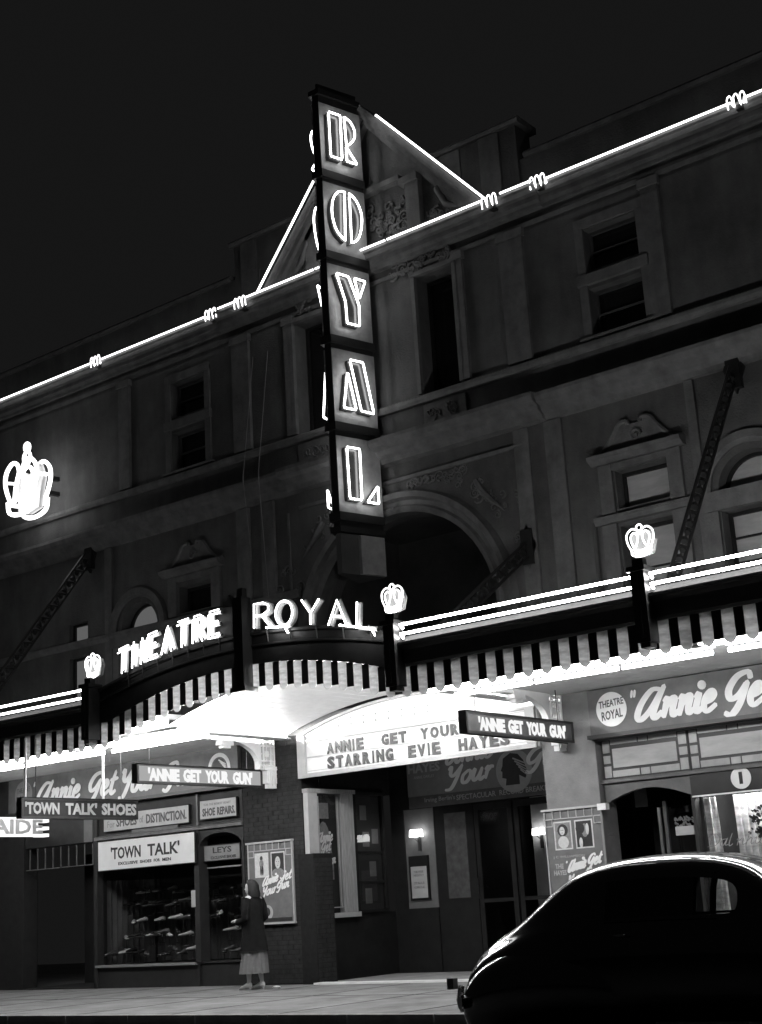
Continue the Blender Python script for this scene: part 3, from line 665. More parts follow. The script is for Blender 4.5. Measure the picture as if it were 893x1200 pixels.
# ------------------------------------------------------------------ roofline neon
rn = thing('roofline_neon', 'long white neon tube running along the roof cornice and pediment', 'neon tube', (-14, 17.8, 12.3))
def neon(name, pts, r, parent, m='neon_roof', fr=WALL, **k):
    b = MB(fr); b.tube(pts, r, 8, **k); return b.build(name, m, parent, True)
cw, cc_ = .27, .34
def nx_(x, c): return x*(18.2-c)/18.2
def nz_(c): return 1.15+(12.20-1.15)*(18.2-c)/18.2
for x0, x1 in ((-26, -21.1), (-20.95, -17.85), (-10.25, -7.0), (-6.85, -3)):
    x0, x1, z = nx_(x0, cw), nx_(x1, cw), nz_(cw); neon('neon_tube', [(x0, z-.05, cw-.05), (x0+.03, z, cw), (x1-.03, z, cw), (x1, z-.05, cw-.05)], .018, rn)
for x0, x1 in ((-17.55, -17.05), (-16.85, -15.15), (-15.1, -13.5), (-13.45, -11.5), (-11.1, -10.5)):
    x0, x1, z = nx_(x0, cc_), nx_(x1, cc_), nz_(cc_)+.06; neon('neon_tube', [(x0, z, cc_), (x1, z, cc_)], .018, rn)
neon('neon_tube', [(PA-.02, PZ+.06, .26), (PX-.04, PT+.03, .26)], .02, rn); neon('neon_tube', [(PX+.40, PT-.42, .22), (PX+.43, PT-.44, .26), (PB+.02, PZ+.05, .26)], .02, rn)
for x, c in ((-21.02, cw), (-17.72, cw), (-16.95, cc_), (-11.3, cc_), (-10.36, cw), (-6.92, cw)):
    b = MB(WALL); pts = []; x = nx_(x, c); z = nz_(c)
    for i in range(3):
        xx = x-.11+i*.10; pts += [(xx-.04, z-.10, c+.01), (xx-.04, z+.05, c+.02), (xx, z+.10, c+.02), (xx+.03, z+.05, c+.02)]
    pts.append((x+.13, z-.10, c+.01)); b.tube(smoothline(pts, 3), .011, 6); b.build('electrode_coil', 'neon_roof', rn, True)
    b = MB(WALL); b.box(x-.05, x+.05, z-.13, z-.06, .1, c-.02); b.build('tube_support', 'black_metal', rn)
# ------------------------------------------------------------------ vertical ROYAL sign (wedge plan)
vs = thing('vertical_sign', 'tall vertical ROYAL neon sign projecting from the facade', 'vertical sign', (-14.05, 17.6, 6.3))
U = Vector((.2530, .9675, 0)).normalized()
FACE = FR((-13.97, 17.15, 0), U)                      # right hand face
U2 = Vector((.2530, -.9675, 0)).normalized()
FACE2 = FR((-14.13-.2530*.88, 17.15+.9675*.88, 0), U2)    # left hand face, read from the far side
ft, fb = 14.95, 6.95
def plan(off=0): return [(-13.97+off, 17.15-off), (-13.97+.2226+off, 17.15+.8514+off*0), (-14.13-.2226-off, 17.15+.8514+off*0), (-14.13-off, 17.15-off)]
def slab(z0, z1, off, name, m, parent):
    b = MB(); pl_ = plan(off); b.v = [Vector((x, y, z0)) for x, y in pl_]+[Vector((x, y, z1)) for x, y in pl_]
    b.f = [[3, 2, 1, 0], [4, 5, 6, 7]]+[[i, (i+1) % 4, 4+(i+1) % 4, 4+i] for i in range(4)]; return b.build(name, m, parent)
slab(fb, ft, -.012, 'cabinet', 'black_metal', vs)
for i in range(6): 
    z = 6.97+i*1.53+.16 if i else 6.97
    zz = 13.36-i*1.53+.02
for i in range(6):
    z1 = 14.93-1.53*i+.0
    slab(z1-.14, z1, .035, 'fin', 'black_metal', vs) if i else slab(14.86, 14.96, .035, 'fin', 'black_metal', vs)
slab(fb, fb+.1, .03, 'fin', 'black_metal', vs)
LET = {
 'R': [[(.1, .86), (.35, .86), (.34, 0), (.1, 0)], ('s', [(.43, .86), (.56, .80), (.64, .66), (.63, .5), (.53, .36), (.45, .30)]), [(.44, .28), (.66, 0), (.44, 0)]],
 'O': [('s', [(.35, .92), (.21, .88), (.10, .72), (.06, .5), (.08, .3), (.15, .12), (.31, -.01)]), ('s', [(.45, .92), (.6, .80), (.69, .56), (.66, .28), (.57, .07), (.44, -.02)])],
 'Y': [[(.08, .87), (.33, .86), (.52, .38), (.51, 0), (.25, 0), (.24, .38)], [(.45, .86), (.68, .85), (.535, .5)]],
 'A': [[(.2, .66), (.09, .01), (.34, .01)], [(.26, .88), (.53, .88), (.7, 0), (.44, .01)]],
 'L': [[(.1, .87), (.36, .87), (.35, .0), (.11, .0)], [(.69, .28), (.69, -.02), (.46, -.02)]],
}
for fi, F_ in enumerate((FACE, FACE2)):
    for i, ch in enumerate('ROYAL'):
        zb = 13.61-1.533*i
        b = MB(F_); b.box(.0, .88, zb-.2, zb+1.1, -.012, .006); pn = b.build('letter_panel', 'sign_metal', vs)
        bb = MB(F_); tubes = []
        for st in LET[ch]:
            if isinstance(st, tuple): pts = smoothline(st[1], 4)
            else:
                pts = []
                for k in range(len(st)):
                    p, q = st[k], st[(k+1) % len(st)]
                    for t in (.04, .5, .96): pts.append((p[0]+(q[0]-p[0])*t, p[1]+(q[1]-p[1])*t))
            cxm = sum(p[0] for p in pts)/len(pts); czm = sum(p[1] for p in pts)/len(pts)
            big = [(cxm+(p[0]-cxm)*1.05, zb+czm+(p[1]-czm)*1.03) for p in pts]
            bb.prism(big, .006, .09); tubes.append([(p[0], zb+p[1], .15) for p in pts])
        bb.build('letter_block', 'letter_body', vs)
        for tp in tubes: neon('letter_tube', tp, .016, vs, 'neon_sign', F_, closed=True)
b = MB(WALL)
for z in (7.6, 9.1, 10.7, 12.2, 13.9): b.box(-14.09, -14.01, z, z+.08, 0, .22)
for z in (13.6,): b.box(-14.05, -13.95, z, z+.1, .0, .25)
b.build('mounting_arm', 'black_metal', vs)
slab(6.28, 6.94, -.03, 'lower_box', 'dark_stucco', vs)
b = MB(FACE); b.box(.36, .84, 6.28, 6.92, -.02, .05); b.build('access_panel', 'sign_metal', vs)
slab(14.97, 15.12, -.06, 'cap', 'black_metal', vs)

# ------------------------------------------------------------------ THEATRE ROYAL letters over the arch
STR = {
 'T': [[(0, 1), (1, 1)], [(.5, 1), (.5, 0)]], 'H': [[(.05, 1), (.05, 0)], [(.95, 1), (.95, 0)], [(.05, .5), (.95, .5)]],
 'E': [[(.9, 1), (.05, 1), (.05, 0), (.95, 0)], [(.05, .52), (.8, .52)]], 'A': [[(0, 0), (.5, 1), (1, 0)], [(.2, .36), (.8, .36)]],
 'R': [[(.05, 0), (.05, 1), (.6, 1), (.9, .88), (.92, .66), (.6, .5), (.05, .5)], [(.5, .5), (1, 0)]],
 'O': [[(.5+.5*math.cos(PI/2+t*PI/8), .5+.5*math.sin(PI/2+t*PI/8)) for t in range(17)]], 'Y': [[(0, 1), (.5, .45), (1, 1)], [(.5, .45), (.5, 0)]],
 'L': [[(.1, 1), (.05, 0), (1, 0)]],
}
def zl(x): return 5.10-(x+14.25)**2/20
def roof_word(word, xs, wd, h, bold, label, slant):
    t = thing('roof_lettering', label, 'neon word', (xs[0]+wd/2, 14.95, zl(xs[0])-.1))
    for ch, x in zip(word, xs):
        z0 = zl(x+wd/2); k = -(x+wd/2+14.25)/10          # follow the slope of the arch
        def tp(a, b_, c): return (x+a*wd+slant*b_*h, z0+b_*h+k*a*wd*.8, c)
        body = MB(FASC)
        for st in STR[ch]: body.tube([tp(a, b_, .10) for a, b_ in st], .034 if bold else .034, 6)
        lo = body.build('letter', 'white' if bold else 'sign_metal', t)
        for st in STR[ch]:
            if bold:
                for d in (-.026, .026):
                    q = MB(FASC); q.tube([(p[0]+d*.6, p[1]+d, p[2]) for p in [tp(a, b_, .18) for a, b_ in st]], .012, 6); q.build('letter_tube', 'neon_word', lo, True)
            else:
                q = MB(FASC); q.tube([tp(a, b_, .18) for a, b_ in st], .013, 6); q.build('letter_tube', 'neon_word', lo, True)
        q = MB(FASC); q.tube([(tp(.5, 0, 0)[0], z0-.2, .05), (tp(.5, 0, 0)[0], z0+.02, .08)], .012, 5); q.build('letter_stem', 'black_metal', lo)
    return t
th = roof_word('THEATRE', [-16.66+.33*i for i in range(7)], .215, .35, True, 'glowing white word THEATRE climbing the left of the awning arch', .05)
b = MB(FASC); xx = [-16.72+.1*i for i in range(25)]; b.prism([(x, zl(x)-.07) for x in xx]+[(x, zl(x)+.42) for x in xx[::-1]], -.02, .04); b.build('backing_board', 'dark_paint', th)
ry = roof_word('ROYAL', [-13.78, -13.35, -12.86, -12.38, -11.9], .32, .35, False, 'neon word ROYAL on the right of the awning arch', .04)
b = MB(FASC)
for xa, xb in ((-13.55, -13.2), (-12.2, -11.65)): b.tube([(xa, zl(xa)-.02, .16), ((xa+xb)/2, zl((xa+xb)/2)-.03, .17), (xb, zl(xb)-.03, .16), (xb+.01, zl(xb)-.12, .1)], .011, 5)
b.build('return_tube', 'neon', ry, True)

# ------------------------------------------------------------------ marquee letter board
mq = thing('marquee_board', 'white arched marquee letter board reading ANNIE GET YOUR STARRING EVIE HAYES', 'marquee', (-13.55, 18.15, 3.3))
b = MB(WALL); n = 30; xs = [-15.92+(4.7)*i/n for i in range(n+1)]
top = [(x, min(3.975, 3.95)+.40*max(0, 1-((x+13.57)/2.36)**2)) for x in xs]
b.prism([(-15.92, 3.27), (-11.22, 3.27)]+top[::-1], -.02, .06); b.build('board', 'white_board', mq)
b = MB(WALL); b.tube([(x, z, .08) for x, z in top], .03, 6); b.build('arch_edge', 'cream', mq, True)
b = MB(WALL); b.box(-15.92, -15.76, 3.26, 3.95, .06, .12); b.box(-15.76, -11.24, 3.26, 3.325, .06, .12); b.box(-15.76, -11.24, 3.84, 3.875, .06, .1); b.box(-11.4, -11.24, 3.33, 3.84, .06, .12); b.build('frame', 'cream', mq)
b = MB(WALL)
for z in (3.585,): b.box(-15.74, -11.42, z-.006, z+.006, .061, .075)
for z in (3.59, 3.36, 3.81): b.box(-15.745, -11.415, z-.012+.012, z+.01, .061, .068)
b.build('letter_track', 'pale_board', mq)
words = [('ANNIE', -15.30, -14.52, 3.60, 3.79), ('GET', -14.15, -13.65, 3.61, 3.79), ('YOUR', -13.37, -12.63, 3.61, 3.79),
         ('STARRING', -15.30, -13.93, 3.355, 3.555), ('EVIE', -13.63, -13.01, 3.355, 3.55), ('HAYES', -12.66, -11.73, 3.355, 3.545)]
for wd, a0, a1, z0, z1 in words:
    wts = [(.45 if ch == 'I' else 1) for ch in wd]; tot = sum(wts)+.22*(len(wd)-1); k = (a1-a0)/tot; x = a0
    for ch, wt in zip(wd, wts):
        t = MB(WALL); wi = k*wt*(.42 if ch == 'I' else 1); ox = (k*wt-wi)/2
        add_text(t, ch, x+ox, x+ox+wi, z0, z1, .076, .05, .012); t.build('letter', 'letter_black' if wd in ('ANNIE', 'STARRING') else 'marq_letter', mq); x += k*(wt+.22)
b = MB(WALL)
for i in range(16):
    a = -15.3+i*.26; 
    for z in (4.02, 4.12): b.box(a, a+.02, z, z+.025, .06, .085)
b.build('letter_hook', 'letter_grey', mq, kind='stuff')

# ------------------------------------------------------------------ shop name boards
def name_board(a0, a1, b0, b1, label, c=.0, th_=.09):
    t = thing('shop_board', label, 'sign board', ((a0+a1)/2, 18.2-c, b0))
    b = MB(WALL); b.box(a0, a1, b0, b1, c, c+th_); b.build('board', 'board', t)
    b = MB(WALL); b.box(a0-.03, a1+.03, b0-.06, b0-.002, c-.02, c+th_+.06); b.build('ledge', 'black_metal', t); return t
t = name_board(-10.33, -4.2, 3.32, 3.96, 'long dark board at right lettered Annie Get above the restaurant')
b = MB(WALL); disc(b, -9.955, 3.655, .245, .09, .096, 40); b.build('disc', 'white', t)
b = MB(WALL); add_text(b, 'THEATRE', -10.15, -9.75, 3.68, 3.78, .097, .02, .003, 0, .03); add_text(b, 'ROYAL', -10.12, -9.78, 3.50, 3.63, .097, .02, .003, 0, .03); b.build('lettering', 'marq_letter', t)
b = MB(WALL); script_text(b, '"', -9.66, -9.58, 3.45, .42, .092, .1, .1); script_text(b, 'Annie', -9.60, -8.36, 3.44, .43, .092, .24, .3)
script_text(b, 'Get', -8.25, -7.5, 3.44, .45, .092, .24, .3); script_text(b, 'Your', -7.2, -6.2, 3.44, .43, .092, .24, .3); b.build('lettering', 'white', t)
t = name_board(-23.6, -17.32, 3.32, 4.0, 'long dark board at left lettered Annie Get Your Gun behind hanging signs')
b = MB(WALL); disc(b, -23.13, 3.66, .26, .09, .096, 40); b.build('disc', 'letter_dim', t)
b = MB(WALL); add_text(b, 'THEATRE', -23.33, -22.93, 3.68, 3.78, .097, .02, .003, 0, .03); add_text(b, 'ROYAL', -23.3, -22.96, 3.50, 3.63, .097, .02, .003, 0, .03); b.build('lettering', 'board', t)
b = MB(WALL); script_text(b, "'", -22.85, -22.75, 3.45, .42, .092, .12, .1); script_text(b, 'Annie', -22.75, -21.45, 3.44, .40, .092, .24, .3); script_text(b, 'Get', -21.25, -20.45, 3.44, .42, .092, .24, .3)
script_text(b, 'Your', -20.35, -19.35, 3.44, .42, .092, .24, .3); script_text(b, 'Gun', -19.2, -18.35, 3.44, .40, .092, .24, .3); b.build('lettering', 'letter_white', t)
b = MB(WALL); b.arcmould(-17.76, 3.62, [(.2, .09), (.2, .096), (.27, .096), (.27, .09)], -.2, PI+.2, 24); b.build('ring', 'letter_white', t)
b = MB(WALL); b.prism([(-17.93, 3.6), (-17.9, 3.74), (-17.78, 3.8), (-17.66, 3.77), (-17.62, 3.6)], .09, .094)
b.build('head_silhouette', 'letter_black', t)
b = MB(WALL)
for i in range(4): b.prism([(-17.76+.03*i, 3.78-.03*i), (-17.6+.01*i, 3.69-.035*i), (-17.59+.01*i, 3.67-.035*i), (-17.78+.03*i, 3.76-.03*i)], .0945, .097)
b.build('feather', 'letter_white', t)

# ------------------------------------------------------------------ hanging signs (edge on to the facade)
def hang_sign(x, y0, y1, z0, z1, label, face, letter, body, name='hanging_sign', edge='black_metal'):
    fr = FR((x, 0, 0), (0, 1, 0)); t = thing(name, label, 'hanging sign', (x, (y0+y1)/2, z0))
    b = MB(fr); b.box(y0, y1, z0, z1, -.05, .05); b.build('box', face, t)
    b = MB(fr)
    for c0, c1 in ((.05, .06), (-.06, -.05)):
        b.box(y0-.012, y1+.012, z1-.02, z1+.015, c0, c1); b.box(y0-.012, y1+.012, z0-.015, z0+.02, c0, c1); b.box(y0-.012, y0+.03, z0+.02, z1-.02, c0, c1); b.box(y1-.03, y1+.012, z0+.02, z1-.02, c0, c1)
    b.box(y0-.014, y0, z0-.015, z1+.015, -.06, .06); b.box(y0-.014, y1, z1, z1+.015, -.06, .06); b.build('frame', edge, t)
    b = MB(fr); body(b); b.build('lettering', letter, t)
    for yy in (y0+.3, y1-.3):
        b = MB(fr); b.tube([(yy, z1, 0), (yy, 3.97, 0)], .007, 5); b.build('hanging_rod', 'black_metal', t)
    return t
def agyg(y0, y1, z0, z1):
    def f(b):
        s = (y1-y0); add_text(b, "'ANNIE", y0, y0+s*.285, z0, z1, .0515, .06, .006); add_text(b, 'GET', y0+s*.32, y0+s*.49, z0, z1, .0515, .06, .006)
        add_text(b, 'YOUR', y0+s*.53, y0+s*.76, z0, z1, .0515, .06, .006); add_text(b, "GUN'", y0+s*.80, y1, z0, z1, .0515, .06, .006)
    return f
hang_sign(-16.65, 15.14, 17.93, 3.19, 3.46, "hanging sign at left with white ANNIE GET YOUR GUN on a pale grey lit face", 'litpanel', 'litletter', agyg(15.36, 17.7, 3.215, 3.42))
hang_sign(-10.55, 15.24, 17.9, 3.24, 3.51, "hanging sign at right with white ANNIE GET YOUR GUN on a dark face", 'board', 'litletter', agyg(15.52, 17.7, 3.275, 3.46))
def tts(b):
    add_text(b, "'TOWN", 14.08, 14.74, 2.81, 2.995, .0515, .04, .006); add_text(b, "TALK'", 14.86, 15.5, 2.81, 2.995, .0515, .04, .006); add_text(b, 'SHOES', 15.6, 16.34, 2.81, 2.995, .0515, .04, .006)
t = hang_sign(-18.0, 14.02, 16.36, 2.76, 3.05, 'dark hanging sign reading TOWN TALK SHOES outside the shoe shop', 'dark_paint', 'letter_grey', tts)
for yy in (14.12, 15.68):
    b = MB(); b.tube([(-18.0, 3.06, -yy), (-18.0, 3.96, -yy)], .022, 8); b.build('tube_hanger', 'white', t, True)
t = thing('lit_sign', 'glowing white sign lettered LAIDE at the far left edge', 'lit sign', (-22.5, 17, 2.8)); fr = FR((-22.5, 0, 0), (0, 1, 0))
b = MB(fr); b.box(16.6, 17.9, 2.81, 3.16, -.08, .08); b.build('box', 'litsign', t)
b = MB(fr); add_text(b, 'LAIDE', 16.62, 18.0, 2.85, 3.12, .081, .03, .02); b.build('lettering', 'letter_white', t)
for z in (2.83, 2.96, 3.1):
    b = MB(fr); b.box(17.9, 18.16, z-.03, z+.03, -.07, .085); b.build('prong', 'litsign', t)

# ------------------------------------------------------------------ theatre entrance
en = thing('theatre_entrance', 'recessed dark theatre lobby with panelled doors and lit wall lamps', 'entrance', (-13.5, 20.5, 0))
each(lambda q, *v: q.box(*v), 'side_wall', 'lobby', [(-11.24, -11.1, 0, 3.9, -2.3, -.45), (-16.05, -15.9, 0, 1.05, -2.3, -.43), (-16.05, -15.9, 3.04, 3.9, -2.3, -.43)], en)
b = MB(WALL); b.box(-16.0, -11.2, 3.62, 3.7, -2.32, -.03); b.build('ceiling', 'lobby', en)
SW = FR((-15.9, 0, 0), (0, 1, 0))
sc_ = thing('poster_case', 'glazed playbill case with pale wooden frame on the left entrance wall', 'display case', (-15.9, 18.8, 1.06))
b = MB(SW); b.box(18.22, 18.46, 1.08, 3.03, -.06, .05); b.build('stile', 'cream', sc_)
b = MB(SW); b.box(19.06, 19.4, 1.08, 3.03, -.06, .05); b.box(19.12, 19.15, 1.1, 3.0, .05, .06); b.box(19.3, 19.33, 1.1, 3.0, .05, .06); b.build('stile', 'pale_wood', sc_)
b = MB(SW); b.box(18.2, 19.45, 3.032, 3.1, -.06, .07); b.build('head', 'pale_wood', sc_); b = MB(SW); b.box(18.2, 19.42, 1.0, 1.078, -.06, .1); b.build('sill', 'cream', sc_)
b = MB(SW); b.box(18.46, 19.06, 1.1, 3.0, -.09, -.06); b.build('back_panel', 'void', sc_)
b = MB(SW); b.box(18.5, 18.515, 1.15, 2.98, -.0, .03); b.box(19.0, 19.015, 1.15, 2.98, .0, .03); b.box(18.47, 19.05, 1.16, 1.175, .0, .03); b.build('bead', 'letter_grey', sc_)
b = MB(SW); b.box(18.57, 18.84, 2.62, 2.88, -.055, -.04); b.build('notice', 'photo_mid', sc_)
b = MB(SW); b.prism([(18.70+.19*math.cos(t*PI/10), 2.05+.52*math.sin(t*PI/10)) for t in range(20)], -.055, -.045); b.build('plaque', 'photo_mid', sc_)
b = MB(SW); script_text(b, 'Annie', 18.52, 18.9, 2.22, .16, -.04, .22, .2, .04); script_text(b, 'Get', 18.6, 18.85, 2.06, .16, -.04, .22, .2, .04); script_text(b, 'Your', 18.52, 18.8, 1.93, .15, -.04, .22, .2, .04); script_text(b, 'Gun', 18.72, 18.95, 1.85, .15, -.04, .22, .2, .04); b.build('lettering', 'white', sc_)
for y0, z0, w_, h_, m_ in ((18.5, 1.3, .2, .36, 'photo_light'), (18.74, 1.62, .18, .26, 'photo_mid'), (18.55, 1.7, .14, .2, 'photo_light')):
    b = MB(SW); b.box(y0, y0+w_, z0, z0+h_, -.055, -.04); ph = b.build('photograph', m_, sc_)
    b = MB(SW); b.prism([(y0+w_*(.5+.3*math.cos(t)), z0+h_*(.5+.3*math.sin(t))) for t in [PI*i/5 for i in range(10)]], -.04, -.037); b.build('figure', 'photo_dark', ph)
b = MB(SW); b.box(18.44, 19.08, 1.1, 3.0, .02, .026); b.build('pane', 'glass', sc_)
sc2 = thing('poster_case', 'dark framed photo case nearest the lobby doors on the left wall', 'display case', (-15.9, 19.8, 1.1))
b = MB(SW); b.box(19.46, 20.3, 1.05, 3.02, -.06, -.02); b.build('back_panel', 'void', sc2)
b = MB(SW)
b.box(19.42, 19.48, 1.05, 3.02, -.02, .04); b.box(20.2, 20.26, 1.05, 3.02, -.02, .04); b.box(19.4, 20.3, 3.02, 3.07, -.02, .06); b.box(19.48, 20.2, 1.05, 1.1, -.02, .04)
for z in (1.55, 2.05): b.box(19.48, 20.2, z-.02, z+.02, -.02, .02)
b.build('frame', 'lobby', sc2)
for yy, z0 in ((19.65, 2.6), (19.7, 2.15), (19.85, 1.65), (19.95, 2.2), (19.7, 1.2)):
    b = MB(SW); b.box(yy, yy+.17, z0, z0+.25, -.02, -.01); b.build('photograph', 'paper', sc2)
b = MB(SW); b.box(19.48, 20.2, 1.1, 3.02, .0, .005); b.build('pane', 'glass', sc2)
# back wall of the lobby
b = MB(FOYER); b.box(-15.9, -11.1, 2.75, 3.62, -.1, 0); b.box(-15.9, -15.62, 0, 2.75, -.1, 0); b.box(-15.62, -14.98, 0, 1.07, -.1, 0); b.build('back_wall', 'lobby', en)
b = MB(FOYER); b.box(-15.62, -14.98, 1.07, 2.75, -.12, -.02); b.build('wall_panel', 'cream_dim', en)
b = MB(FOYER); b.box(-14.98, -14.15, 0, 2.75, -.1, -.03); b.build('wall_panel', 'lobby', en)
for a0, a1 in ((-14.12, -13.35), (-13.31, -12.54), (-12.5, -11.73), (-11.7, -11.12)):
    d = MB(FOYER); d.box(a0, a0+.09, .02, 2.73, -.06, -.01); d.box(a1-.09, a1, .02, 2.73, -.06, -.01); d.box(a0+.09, a1-.09, 2.62, 2.73, -.06, -.01); d.box(a0+.09, a1-.09, .02, .3, -.06, -.01); d.box(a0+.09, a1-.09, 1.1, 1.16, -.06, -.015)
    do = d.build('door', 'lobby', en); p = MB(FOYER); p.box(a0+.09, a1-.09, .3, 1.1, -.04, -.034); p.box(a0+.09, a1-.09, 1.16, 2.62, -.04, -.034); p.build('pane', 'glass', do)
    p = MB(FOYER); p.tube([(a0+.05, 1.15, 0), (a0+.05, 1.18, .06), (a0+.05, 1.5, .06), (a0+.05, 1.53, 0)], .012, 6); p.build('handle', 'chrome', do, True)
# room behind the doors
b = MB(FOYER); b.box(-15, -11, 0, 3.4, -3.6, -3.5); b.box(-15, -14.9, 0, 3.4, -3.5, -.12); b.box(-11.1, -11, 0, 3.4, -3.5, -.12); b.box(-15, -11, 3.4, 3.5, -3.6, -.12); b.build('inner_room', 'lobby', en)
b = MB(FOYER); b.box(-14.62, -14.2, 0, 3.2, -3.48, -2.62); b.build('inner_pier', 'cream', en)
def wall_lamp(a, z, c, label):
    t = thing('wall_lamp', label, 'wall lamp', FOYER(a, z, c), 'small shaded wall lamps in the lobby')
    for d in (-.075, .075):
        b = MB(FOYER); b.loft([[(a+d+r*math.cos(k*PI/4), zz, c+.1+r*math.sin(k*PI/4)) for k in range(8)] for zz, r in ((z-.06, .062), (z+.06, .05))], False); b.build('lamp_shade', 'lamp', t)
    b = MB(FOYER); b.box(a-.03, a+.03, z-.3, z-.05, c-.0, c+.03); b.tube([(a-.075, z-.05, c+.1), (a, z-.14, c+.05), (a+.075, z-.05, c+.1)], .01, 6); b.build('bracket', 'black_metal', t)
wall_lamp(-15.3, 2.33, -.02, 'lit wall lamp above the framed notice on the lobby wall')
wall_lamp(-14.41, 2.3, -2.6, 'lit wall lamp seen deeper in the lobby through the doors')
t = thing('framed_notice', 'white printed notice in a dark frame below the wall lamp', 'notice', FOYER(-15.35, 1.5, 0))
b = MB(FOYER); b.box(-15.55, -15.13, 1.2, 1.95, -.02, .015); b.build('frame', 'lobby', t)
b = MB(FOYER); b.box(-15.51, -15.17, 1.24, 1.77, .015, .02); b.build('sheet', 'pale_board', t)
b = MB(FOYER); 
for z, s_ in ((1.66, 'THIS WEEK'), (1.6, 'NIGHTLY'), (1.47, 'STALLS'), (1.4, 'CIRCLE')): add_text(b, s_, -15.45, -15.23, z, z+.04, .021, .02, .002)
b.build('lettering', 'letter_dim', t)
b = MB(FOYER); b.box(-14.75, -14.3, 1.2, 2.62, -.03, -.015); o = b.build('lobby_poster', 'dim_paper'); tag(o, 'dim tall poster on the dark panel left of the lobby doors', 'poster')
for x, nm in ((-14.4, 'left'), (-12.7, 'right')):  # two hidden globes, added so that the banner gets light
    t = thing('added_globe_lamp', nm+' of the two added, unseen globe lamps under the lobby ceiling behind the marquee board', 'ceiling lamp', (x, 19.4, 3.5), 'globe lamps under the lobby ceiling')
    b = MB(); b.loft([[(x+.07*math.sin(v*PI/8)*math.cos(k*PI/6), 3.53+.07*math.cos(v*PI/8), -19.4+.07*math.sin(v*PI/8)*math.sin(k*PI/6)) for k in range(12)] for v in range(1, 8)]); b.build('globe', 'globe', t, True)
    b = MB(); b.tube([(x, 3.59, -19.4), (x, 3.63, -19.4)], .03, 8); b.build('cap', 'black_metal', t)
# banner over the doors
t = thing('show_banner', 'grey banner over the lobby doors reading Annie Get Your Gun', 'banner', FOYER(-13.5, 2.8, .03))
b = MB(FOYER); b.box(-15.45, -11.15, 2.96, 3.62, .0, .04); b.build('sheet', 'letter_dim', t)
b = MB(FOYER); b.box(-15.45, -11.15, 2.76, 2.955, .0, .03); b.build('strip', 'board', t)
b = MB(FOYER); add_text(b, 'HAYES', -15.42, -14.72, 3.36, 3.52, .042, .035, .003); b.build('lettering', 'letter_grey', t)
b = MB(FOYER); add_text(b, 'ANNIE OAKLEY', -15.3, -14.85, 3.26, 3.31, .042, .0, .003); add_text(b, "Irving Berlin's", -15.1, -14.45, 2.82, 2.92, .032, .0, .003)
add_text(b, 'SPECTACULAR  RECORD BREAKING  MUSICAL COMEDY', -14.42, -11.3, 2.82, 2.91, .032, .01, .003); b.build('lettering', 'letter_grey', t)
b = MB(FOYER); script_text(b, 'Your', -14.62, -13.62, 3.08, .32, .042, .25, .3, .06); script_text(b, 'Annie', -14.6, -13.6, 3.44, .3, .042, .25, .3, .04); script_text(b, 'Gun', -12.98, -12.1, 3.2, .32, .042, .25, .3, .05); b.build('lettering', 'white', t)
b = MB(FOYER); disc(b, -13.2, 3.2, .36, .04, .043, 32, 1.0); b.build('disc', 'letter_grey', t)
b = MB(FOYER); b.prism([(-13.38, 2.97), (-13.36, 3.08), (-13.44, 3.1), (-13.43, 3.2), (-13.46, 3.22), (-13.42, 3.3), (-13.4, 3.42), (-13.25, 3.5), (-13.1, 3.47), (-13.0, 3.36), (-12.93, 3.16), (-12.98, 3.06), (-13.1, 3.12), (-13.1, 2.97)], .0435, .046); b.build('head_silhouette', 'letter_black', t)
b = MB(FOYER)
for i in range(5): b.prism([(-13.2+.035*i, 3.42-.05*i), (-12.98+.015*i, 3.32-.055*i), (-12.97+.015*i, 3.295-.055*i), (-13.21+.035*i, 3.395-.05*i)], .0465, .049)
b.build('feather', 'letter_grey', t)

